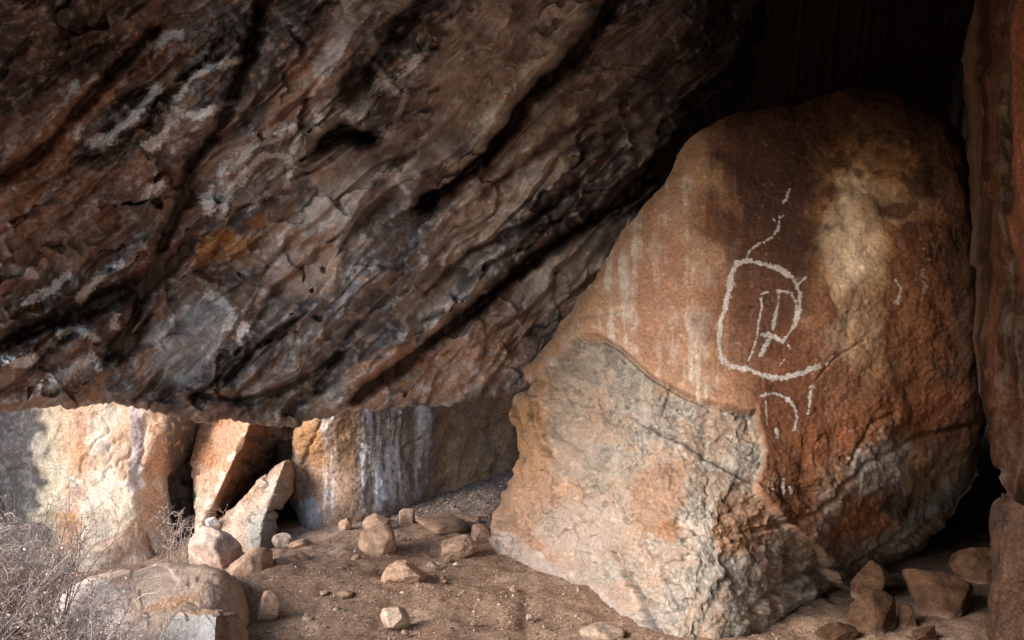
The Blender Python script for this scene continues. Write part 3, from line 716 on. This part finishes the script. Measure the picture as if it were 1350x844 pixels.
tag(block, 'pale angular broken block leaning in front of the rust slab', 'block')

gap, *_ = rock('recessed_rock', [(350,590),(410,570),(425,640),(415,740),(350,745)], (385, 665), plane_depth((360,600,7.3),(410,600,7.3),(385,720,7.0)), 80, M_slab,
    col_fn((.12,.07,.045), [((.05,.035,.03), lambda u,v,n1,n2,vs,n3: .8*sstep(-.1,.4,n1))]), simple_relief(.05,.02,.01,25,.03,10), rpx=15, rm=.15, back=.4, seed=9)
tag(gap, 'dark brown rock recessed in the gap beside the streaked boulder', 'rock')

bb, *_ = rock('streaked_boulder', [(384,590),(392,565),(410,545),(440,500),(560,470),(700,470),(706,530),(688,560),(678,600),(690,660),(620,700),(500,725),(402,735),(397,695),(386,665),(378,640)], (520, 600),
    tps([(384,620,6.75),(395,700,6.5),(430,560,6.55),(430,690,6.45),(480,540,6.7),(480,670,6.6),(560,540,7.1),(560,660,7.05),(660,530,7.9),(670,620,7.9),(700,480,8.2),(600,720,7.2)]), 250, M_slab,
    col_fn((.27,.175,.115), [((.33,.195,.12), lambda u,v,n1,n2,vs,n3: .8*sstep(-.2,.3,n1+.3*n2)), ((.20,.125,.085), lambda u,v,n1,n2,vs,n3: .75*sstep(.05,.5,n2-.3*n1)), ((.38,.19,.08), lambda u,v,n1,n2,vs,n3: .8*ell(418,580,34,30,30)(u,v,n1,n2)),
      ((.46,.32,.21), lambda u,v,n1,n2,vs,n3: .8*sstep(575,600,u+10*n2)), ((.25,.20,.175), lambda u,v,n1,n2,vs,n3: .75*sstep(462,480,u+6*n2)*sstep(585,570,u+6*n2)),
      ((.74,.75,.82), lambda u,v,n1,n2,vs,n3: .9*sstep(-.5,.45,vs+.3*n3+.25*n2)*np.maximum.reduce([sstep(468,480,u+3*n2)*sstep(540,525,u+3*n2), .75*sstep(544,552,u)*sstep(575,562,u+3*n2), .55*sstep(424,428,u+3*n2)*sstep(446,438,u)])*sstep(690,640,v+.2*(u-480))),
      ((.45,.42,.42), lambda u,v,n1,n2,vs,n3: .8*ell(405,680,18,24)(u,v,n1,n2)), ((.62,.44,.34), lambda u,v,n1,n2,vs,n3: .8*sstep(394,384,u+3*n2)*sstep(690,650,v))]),
    simple_relief(.04,.012,.005,38,.010,12,[([(532,600),(545,585),(556,578)],3,.03),([(395,640),(405,590),(425,560)],4,.02)]), rpx=16, rm=.22, back=1.2, jag=2, seed=11)
tag(bb, 'brown boulder with bluish white vertical streaks at the back', 'boulder')

# back wall put in to shut out sky; the void's darkness is in its colour
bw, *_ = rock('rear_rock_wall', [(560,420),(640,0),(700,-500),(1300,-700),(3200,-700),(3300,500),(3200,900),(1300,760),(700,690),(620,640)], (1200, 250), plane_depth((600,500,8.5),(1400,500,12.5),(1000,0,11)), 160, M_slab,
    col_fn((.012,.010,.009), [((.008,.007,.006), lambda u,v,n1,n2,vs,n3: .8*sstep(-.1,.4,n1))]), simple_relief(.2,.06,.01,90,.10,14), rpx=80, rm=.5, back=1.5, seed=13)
tag(bw, 'dark rear wall of the shelter behind the painted boulder', 'rock wall')

# right-hand wall, close to the viewer
rwl = tps([(1280,-300,3.5),(1280,0,3.5),(1276,200,3.6),(1285,400,3.7),(1300,560,3.8),(1335,640,3.9),(1400,400,2.9),(1400,0,2.8),(1600,0,2.2),(1600,400,2.2),(1900,0,1.7),(1900,500,1.7),(1600,800,2.3)])
rw, *_ = rock('right_rock_wall', [(1287,-420),(1284,-100),(1284,0),(1279,45),(1273,105),(1275,150),(1272,200),(1276,260),(1282,330),(1281,400),(1288,470),(1296,520),(1304,565),(1312,610),(1330,648),(1380,700),(1500,900),(2000,1000),(2300,400),(2300,-300),(1800,-700)], (1420, 200), rwl, 240, M_wall,
    col_fn((.055,.021,.010), [((.020,.011,.007), lambda u,v,n1,n2,vs,n3: .85*sstep(-.1,.3,fbm(u/16,v/260,8.1,3))), ((.11,.075,.058), lambda u,v,n1,n2,vs,n3: .6*np.exp(-((u-1328+8*n1)/7)**2)*sstep(-.4,.2,n2)), ((.17,.052,.02), lambda u,v,n1,n2,vs,n3: .8*sstep(1334,1344,u+6*n1)*sstep(420,300,v)),
      ((.09,.05,.032), lambda u,v,n1,n2,vs,n3: .7*np.exp(-((u-1283+3*n2)/6)**2)), ((.075,.052,.042), lambda u,v,n1,n2,vs,n3: .6*sstep(.2,.5,vs)*sstep(380,460,v))]),
    lambda u, v, P: .006*fbm(u/16, v/420, 3.3, 3)+.016*facet2(u/24+.3*fbm(u/30,v/60,2.,3), v/80+.4*fbm(u/30,v/60,5.,3), 9, .9)[0]+.02*fbm(u/90, v/160, 5.3, 3)+.004*facet2(u/9+.4*fbm(u/12,v/20,2.,3), v/26+.4*fbm(u/12,v/20,5.,3), 19, .9)[0], rpx=26, rm=.3, back=6, jag=1.5, seed=15, flow=lambda u, v: np.stack([v/F*3.5, u/F*3.5], -1))
tag(rw, 'tall reddish brown rock wall with vertical bands at the right edge', 'rock wall')
rl, *_ = rock('wall_foot_rock', [(1303,700),(1302,680),(1312,662),(1330,648),(1400,640),(1520,700),(1600,1050),(1320,1060),(1312,900),(1306,780)], (1400, 830), plane_depth((1305,700,4.3),(1500,700,3.6),(1400,900,3.6)), 200, M_wall,
    col_fn((.06,.030,.019), [((.035,.022,.017), lambda u,v,n1,n2,vs,n3: .8*sstep(-.1,.4,n1))]), simple_relief(.04,.015,.005,40,.015,17), rpx=18, rm=.2, back=3.5, jag=1.5, seed=16, flow=lambda u, v: np.stack([v/F*3.5, u/F*3.5], -1))
tag(rl, 'smooth brown rock standing below the right hand wall', 'rock')

# foreground boulder, lower left
fb, *_ = rock('foreground_boulder', [(70,800),(90,778),(130,758),(190,745),(250,738),(285,743),(308,757),(320,778),(328,805),(336,850),(345,930),(220,990),(60,960),(40,860)], (200, 850),
    tps([(70,800,4.4),(180,745,4.5),(285,745,4.45),(200,800,3.95),(280,790,4.05),(325,830,4.15),(120,850,3.85),(220,900,3.6),(330,930,3.8),(60,940,3.9)]), 220, M_ston,
    col_fn((.54,.385,.29), [((.46,.30,.21), lambda u,v,n1,n2,vs,n3: .8*sstep(250,300,u+15*n2)), ((.68,.58,.53), lambda u,v,n1,n2,vs,n3: .85*sstep(165,135,u+.5*(v-780)*-1+14*n2)*sstep(755,775,v)), ((.54,.40,.31), lambda u,v,n1,n2,vs,n3: .7*sstep(-.1,.4,n1)), ((.50,.27,.13), lambda u,v,n1,n2,vs,n3: .7*ell(225,795,40,9,15)(u,v,n1,n2))]),
    simple_relief(.03,.008,.003,60,.006,19,[([(250,772),(275,768),(300,778),(318,800)],2.5,.008),([(215,800),(235,795),(255,792)],2.5,.008)]), rpx=40, rm=.3, back=.7, jag=2, seed=18)
tag(fb, 'rounded brown boulder in the left foreground behind dry twigs', 'boulder')
fg, *_ = rock('grey_faced_rock', [(205,850),(222,822),(240,804),(262,798),(300,803),(318,815),(330,850),(340,940),(260,980),(190,930)], (265, 870),
    wedge(((235,805,3.60),(285,812,3.42),(240,900,3.32)), ((285,812,3.42),(330,830,3.62),(290,900,3.25)), ((235,805,3.60),(300,803,3.70),(285,812,3.42))), 170, M_ston,
    col_fn((.36,.24,.16), [((.22,.215,.21), lambda u,v,n1,n2,vs,n3: .95*sstep(288,280,u+4*n2)*sstep(804,812,v+3*n2)), ((.42,.27,.17), lambda u,v,n1,n2,vs,n3: .9*sstep(814,806,v+4*n2)), ((.17,.12,.09), lambda u,v,n1,n2,vs,n3: .8*sstep(286,294,u+3*n2)*sstep(306,298,u))]),
    simple_relief(.015,.01,.004,40,.012,21), rpx=10, rm=.08, back=.45, jag=1.5, seed=20)
tag(fg, 'grey faced rock with orange rim against the foreground boulder', 'rock')

# ================================================================== LOOSE STONES
def ico(sub):
    import bmesh
    bm = bmesh.new(); bmesh.ops.create_icosphere(bm, subdivisions=sub, radius=1)
    V = np.array([v.co[:] for v in bm.verts], np.float32); T = np.array([[v.index for v in f.verts] for f in bm.faces], np.int32); bm.free(); return V, T
ICO = {k: ico(k) for k in (2, 4, 5, 6)}
def stone(name, u, v, w, hgt, label, colr=(.42,.27,.19), seed=0, dep=.8, rz=0, tilt=0, planes=9, cut=.72, sub=5, sink=.2, group='loose stones on the sand', cat='stone', base_v=None, rough=1, D=None, z0=None):
    """u, v = middle of the stone's foot in the photo; w, hgt = size there in pixels"""
    if D is None:
        D = 5.5
        for _ in range(30):
            x = (u-675)/F*D; D = (CAMZ-gz(x, D))*F/(v-422)
    x = (u-675)/F*D; z = gz(x, D) if z0 is None else z0
    r = np.random.RandomState(100+seed)
    V, T = ICO[sub]; n = V.copy()
    planes = planes*2; g = (np.arange(planes)+.5)/planes; ph = 2.39996*np.arange(planes)+r.rand()*6.28
    N = np.stack([np.sqrt(1-(1-2*g)**2)*np.cos(ph), np.sqrt(1-(1-2*g)**2)*np.sin(ph), 1-2*g], 1) + r.normal(size=(planes, 3))*.32; N /= np.linalg.norm(N, axis=1)[:, None]
    dd = (cut-.12) + (1.08-cut)*r.rand(planes)
    rad = np.ones(len(n), np.float32)
    for k in range(planes):
        dp = n@N[k]; rad = np.minimum(rad, np.where(dp > .05, dd[k]/np.maximum(dp, .05), 9))
    rad = rad*(1 + .05*rough*fbm(n[:, 0]*2.2+seed, n[:, 1]*2.2, n[:, 2]*2.2, 3) + .02*rough*fbm(n[:, 0]*8+seed, n[:, 1]*8, n[:, 2]*8, 3))
    X = n*rad[:, None]
    X = X/np.abs(X).max(0)
    sw = w/F*D/2; sh = hgt/F*D/(2-sink*2); sdp = sw*dep
    X = X*np.array([sw, sdp, sh], np.float32)
    a = math.radians(tilt); X = np.stack([X[:, 0]*math.cos(a)-X[:, 2]*math.sin(a), X[:, 1], X[:, 0]*math.sin(a)+X[:, 2]*math.cos(a)], 1)
    a = math.radians(rz); X = np.stack([X[:, 0]*math.cos(a)-X[:, 1]*math.sin(a), X[:, 0]*math.sin(a)+X[:, 1]*math.cos(a), X[:, 2]], 1)
    zmin = X[:, 2].min()
    X[:, 2] += -zmin - sh*2*sink
    c = np.zeros((len(X), 3), np.float32)+np.array(colr, np.float32)
    nn = fbm(n[:, 0]*2+seed, n[:, 1]*2, n[:, 2]*2, 4)
    c = mixc(c, np.array(colr)*.68, .8*sstep(0, .5, nn)); c = mixc(c, np.minimum(np.array(colr)*1.3, .8), .7*sstep(0, .5, -nn))
    c = mixc(c, (.235, .15, .105), .6*sstep(.12*sh, -.1*sh, X[:, 2]-.15*sh))      # sand dusted on the foot
    o = mesh_np(name, X+np.array([x, D+sdp*.6, z], np.float32), None, M_ston, c, tris=T, loc=(x, D+sdp*.6, z))
    tag(o, label, cat, group); return o
A = (.44,.275,.185); B_ = (.37,.23,.155); Cc = (.44,.34,.27)
stone('stone', 371, 722, 30, 18, 'small pale rounded stone at the foot of the broken block', Cc, 1, planes=6, cut=.85)
stone('stone', 394, 722, 34, 9, 'low flat stone half buried beside the pale rounded one', B_, 2, sink=.4)
stone('stone', 455, 699, 21, 17, 'small tan stone leftmost of the cluster near the streaked boulder', A, 3, planes=8)
stone('stone', 497, 700, 40, 22, 'tan stone partly hidden behind the round stone', A, 4, planes=8, cut=.8)
stone('stone', 497, 731, 54, 38, 'rounded tan stone with a smooth top near the centre of the floor', A, 25, planes=6, cut=.86, dep=.9, rough=.6)
stone('stone', 537, 691, 24, 22, 'small angular stone beside the flat slab stone', B_, 6, tilt=15)
stone('flat_stone', 580, 706, 76, 21, 'flat reddish slab stone lying tilted at the rear of the floor', B_, 27, dep=1.25, tilt=-5, planes=6, cut=.74)
stone('stone', 455, 787, 24, 8, 'tiny flat stone chip left of the oblong stone', B_, 8, sink=.3, sub=4)
stone('stone', 600, 735, 60, 26, 'ragged low ridge of stone near the foot of the painted boulder', B_, 9, tilt=22, dep=.5, rough=2.5)
stone('stone', 632, 716, 34, 26, 'dark brown stone tucked against the painted boulder', (.33,.20,.14), 10, tilt=10)
stone('stone', 528, 773, 64, 31, 'oblong rough tan stone in the middle of the floor', A, 31, dep=.6, planes=10, cut=.75, rough=1.6)
stone('stone', 519, 830, 42, 31, 'small angular pale stone nearest the viewer on the sand', (.50,.36,.26), 12, planes=8, cut=.7)
stone('stone', 350, 818, 34, 40, 'upright pointed stone right of the foreground boulder', A, 43, planes=8, cut=.66, dep=.7)
stone('stone', 795, 842, 62, 16, 'flat stone almost buried in front of the painted boulder', (.38,.27,.20), 14, sink=.45, planes=6, cut=.85)
stone('stone', 614, 690, 40, 10, 'dusty low stone right of the flat slab stone', B_, 17, sink=.35)
# angular blocks at the foot of the slabs
stone('stone', 283, 752, 84, 58, 'pinkish angular rock in front of the broken block', (.50,.36,.29), 51, planes=11, cut=.68, dep=.7, group='angular rocks below the slabs', cat='rock')
stone('stone', 328, 763, 66, 42, 'tan wedge shaped rock beside the pinkish angular rock', A, 53, planes=9, cut=.66, dep=.8, tilt=8, group='angular rocks below the slabs', cat='rock')
stone('stone', 372, 748, 64, 18, 'low flaky rock trailing right of the tan wedge', (.36,.23,.16), 18, planes=9, cut=.7, rough=2, sink=.3, group='angular rocks below the slabs', cat='rock')
stone('stone', 277, 702, 24, 16, 'small white stone lying on top of the angular rocks', (.66,.58,.52), 19, planes=8, D=6.25, z0=.02, group='angular rocks below the slabs', cat='rock')
# rubble in the dark corner on the right, corner shade put into its colour
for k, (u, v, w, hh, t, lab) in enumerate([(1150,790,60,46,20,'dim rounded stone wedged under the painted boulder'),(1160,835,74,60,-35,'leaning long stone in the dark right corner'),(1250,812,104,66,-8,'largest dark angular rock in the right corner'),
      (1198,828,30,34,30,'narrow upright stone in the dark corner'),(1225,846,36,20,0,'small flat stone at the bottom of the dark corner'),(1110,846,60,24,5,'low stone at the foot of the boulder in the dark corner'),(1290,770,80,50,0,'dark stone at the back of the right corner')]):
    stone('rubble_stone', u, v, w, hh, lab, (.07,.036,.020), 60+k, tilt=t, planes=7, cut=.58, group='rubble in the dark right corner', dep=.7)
# small white chips
for k, (u, v, w, lab) in enumerate([(487,727,13,'tiny white chip left of the round stone'),(577,745,7,'tiny white pebble near the ragged stone'),(492,767,6,'tiny pale pebble left of the oblong stone'),(468,730,6,'tiniest pale pebble beside the white chip'),(530,785,10,'small pale pebble below the oblong stone'),(601,746,8,'small tan pebble right of the white pebble')]):
    stone('pebble', u, v, w, w*.55, lab, (.68,.60,.54), 80+k, sub=4, sink=.25, group='pale pebbles on the sand', cat='pebble')

rc = random.Random(21)
for k in range(26):
    u, v = rc.uniform(380, 760), rc.uniform(735, 838)
    if u > 640 and v < 735+.45*(u-640)+25: v = min(838, 735+.45*(u-640)+30)
    w = rc.uniform(7, 15)
    stone('stone_chip', u, v, w, w*rc.uniform(.35, .6), 'small brown stone chip among the grit of the floor', tuple(x*rc.uniform(.95, 1.05) for x in ((.34, .22, .15) if k % 3 else (.42, .31, .24))), 200+k, sub=4, planes=6, cut=.62, sink=.3, rz=rc.uniform(0, 180), group='stone chips on the sand', cat='stone chip')
# grit: uncountable
def scatter(name, n, region, size, colr, label, seed):
    r = np.random.RandomState(seed); 
    V0 = np.array([(1,0,0),(-1,0,0),(0,1,0),(0,-1,0),(0,0,1),(0,0,-1)], np.float32)
    T0 = np.array([(0,2,4),(2,1,4),(1,3,4),(3,0,4),(2,0,5),(1,2,5),(3,1,5),(0,3,5)])
    xy = region(r, n); n = len(xy)
    s = size[0]*(size[1]/size[0])**(r.rand(n)**2.2)
    sc = s[:, None]*(.6+.6*r.rand(n, 3)); sc[:, 2] *= .7
    X = V0[None]*sc[:, None]*(1+.35*r.normal(size=(n, 6, 1)).clip(-1, 1))
    th = r.rand(n)*6.28; cth, sth = np.cos(th)[:, None], np.sin(th)[:, None]
    X = np.stack([X[..., 0]*cth-X[..., 1]*sth, X[..., 0]*sth+X[..., 1]*cth, X[..., 2]], -1)
    from numpy import interp
    ii = np.clip(np.searchsorted(gx, xy[:, 0]), 0, len(gx)-1); jj = np.clip(np.searchsorted(gy, xy[:, 1]), 0, len(gy)-1)
    X += np.concatenate([xy, (GZ[jj, ii]+s*.15)[:, None]], 1)[:, None]
    T = (T0[None]+6*np.arange(n)[:, None, None]).reshape(-1, 3)
    cc = np.array(colr)[r.randint(len(colr), size=n)]*(.7+.6*r.rand(n, 1)); cc = np.repeat(cc, 6, 0)
    o = mesh_np(name, X.reshape(-1, 3), None, M_grav, cc, tris=T, loc=(0, 5, 0), smooth=False)
    tag(o, label, kind='stuff'); return o
def reg_floor(r, n):
    p = np.stack([-2.2+3.6*r.rand(n), 3.5+4.8*r.rand(n)**1.2], 1); k = fbm(p[:, 0]*2.1, p[:, 1]*2.1, 3.3, 3); return p[k > -.25*r.rand(n)-.1]
def reg_rear(r, n):
    p = np.stack([-1.6+2.*r.rand(n), 5.9+2.4*r.rand(n)], 1); return p[(p[:, 1] > 6.1+.3*r.rand(n)-.25*p[:, 0])]
scatter('sand_grit', 18000, reg_floor, (.003, .012), [(.36,.24,.17),(.43,.32,.25),(.18,.12,.09),(.30,.19,.13)], 'scattered grit and tiny stones over the sandy floor', 1)
scatter('dark_gravel', 9000, reg_rear, (.005, .017), [(.16,.12,.10),(.22,.15,.11),(.30,.23,.18),(.09,.07,.06)], 'dark loose gravel at the rear of the floor', 2)

# ================================================================== DRY SHRUBS
def tube(pts, r0, r1, sides=3):
    pts = np.array(pts, np.float32); n = len(pts); V = []; Q = []
    d = np.gradient(pts, axis=0); d /= np.linalg.norm(d, axis=1)[:, None]+1e-9
    a = np.cross(d, (0.3, .9, .2)); a /= np.linalg.norm(a, axis=1)[:, None]+1e-9; b = np.cross(d, a)
    rr = np.linspace(r0, r1, n)[:, None]
    for k in range(sides):
        t = 2*math.pi*k/sides; V.append(pts+rr*(a*math.cos(t)+b*math.sin(t)))
    V = np.stack(V, 1).reshape(-1, 3)
    for i in range(n-1):
        for k in range(sides):
            k2 = (k+1) % sides; Q.append((i*sides+k, i*sides+k2, (i+1)*sides+k2, (i+1)*sides+k))
    return V, np.array(Q)
def shrub(name, base, h, spread, nstem, label, seed, twigs=9, lean=(0, 0), colr=((.36,.29,.26),(.25,.18,.15),(.44,.37,.34)), leafc=((.55,.40,.33),(.48,.26,.20),(.58,.52,.40)), leaves=.8, r=.0022):
    R = np.random.RandomState(seed)
    root = bpy.data.objects.new(name, None); link(root); root.location = base; root.empty_display_size = .1
    tag(root, label, 'shrub', 'dry leafless shrubs')
    SV, SQ, SC, so = [], [], [], 0; TV, TQ, TC, to = [], [], [], 0; LV, LQ, LC, lo = [], [], [], 0
    def branch(p, d, L, n, wig):
        out = [p]; st = L/n
        for k in range(n):
            d = d + R.normal(size=3)*wig; d = d/np.linalg.norm(d); p = p+d*st; out.append(p)
        return np.array(out)
    for s in range(nstem):
        a = R.rand()*6.28; q = R.rand()**.6
        d = np.array([math.cos(a)*spread*q+lean[0], math.sin(a)*spread*q+lean[1], 1.]); d /= np.linalg.norm(d)
        L = h*(.55+.5*R.rand())
        pts = branch(np.array([R.normal()*.05, R.normal()*.05, -.03]), d, L, 9, .13)
        V, Q = tube(pts, r*(1.5+1.6*R.rand()**3), r*.5); SV.append(V); SQ.append(Q+so); so += len(V); SC.append(np.repeat(np.array(colr[R.randint(3)])[None]*(.7+.6*R.rand()), len(V), 0))
        for t in range(twigs):
            f = .18+.8*R.rand(); i = min(int(f*9), 8); p = pts[i]+(pts[i+1]-pts[i])*R.rand()
            dd = (pts[i+1]-pts[i]); dd = dd/np.linalg.norm(dd)+R.normal(size=3)*.65
            tw = branch(p, dd/np.linalg.norm(dd), L*(.12+.25*R.rand())*(1.1-f*.5), 5, .28)
            V, Q = tube(tw, r*.75, r*.35); TV.append(V); TQ.append(Q+to); to += len(V); TC.append(np.repeat(np.array(colr[R.randint(3)])[None]*(.8+.7*R.rand()), len(V), 0))
            for k in range(3):
                if R.rand() < .75:
                    i2 = R.randint(1, 5); dd2 = R.normal(size=3)+.6*(tw[i2]-tw[i2-1])/np.linalg.norm(tw[i2]-tw[i2-1]); t2 = branch(tw[i2], dd2/np.linalg.norm(dd2), L*.09*(.5+R.rand()), 3, .3)
                    V, Q = tube(t2, r*.55, r*.25); TV.append(V); TQ.append(Q+to); to += len(V); TC.append(np.repeat(np.array(colr[R.randint(3)])[None]*(.8+.8*R.rand()), len(V), 0))
                    if R.rand() < leaves:
                        c0 = t2[-1]; e1 = R.normal(size=3); e1 /= np.linalg.norm(e1); e2 = np.cross(e1, R.normal(size=3)); e2 /= np.linalg.norm(e2); sz = .004+.005*R.rand()
                        e3 = np.cross(e1, e2)
                        V = np.array([c0-e1*sz*.2, c0+e1*sz*.6+e2*sz*.5+e3*sz*.2, c0+e1*sz*1.5, c0+e1*sz*.6-e2*sz*.5+e3*sz*.2]); LV.append(V); LQ.append(np.array([[0, 1, 2, 3]])+lo); lo += 4
                        LC.append(np.repeat(np.array(leafc[R.randint(3)])[None]*(.7+.6*R.rand()), 4, 0))
    b = np.array(base, np.float32)
    for nm, V_, Q_, C_ in (('stems', SV, SQ, SC), ('twigs', TV, TQ, TC), ('dry_leaves', LV, LQ, LC)):
        if V_: 
            o = mesh_np(nm, np.concatenate(V_)+b, np.concatenate(Q_), M_twig, np.concatenate(C_), loc=tuple(base), parent=root); o['kind'] = 'stuff'
    return root
def foot(u, D): 
    x = (u-675)/F*D; return (x, D, gz(x, D))
shrub('dry_shrub', foot(10, 4.0), .78, .55, 60, 'tangled dry grey shrub at the far left edge', 1, twigs=13)
shrub('dry_shrub', foot(75, 4.2), .92, .22, 16, 'tall sparse dry sprigs rising in front of the dark cliff edge', 2, twigs=10, lean=(-.05, 0))
shrub('dry_shrub', foot(95, 3.5), .50, .75, 60, 'low fine twiggy shrub in front of the foreground boulder', 3, twigs=13, lean=(.15, 0))
shrub('dry_shrub', foot(-60, 3.6), .7, .6, 50, 'dense dry shrub cut off by the left frame edge', 4, twigs=13)
shrub('dry_shrub', foot(170, 3.45), .42, .7, 34, 'thin dry shoots fanning right over the foreground boulder', 5, twigs=9, lean=(.3, 0), r=.0018)
shrub('dry_shrub', foot(235, 5.9), .55, .38, 14, 'small dry bush in the dark cleft beside the cliff', 6, twigs=10, colr=((.42,.33,.28),(.30,.22,.18),(.48,.40,.36)))
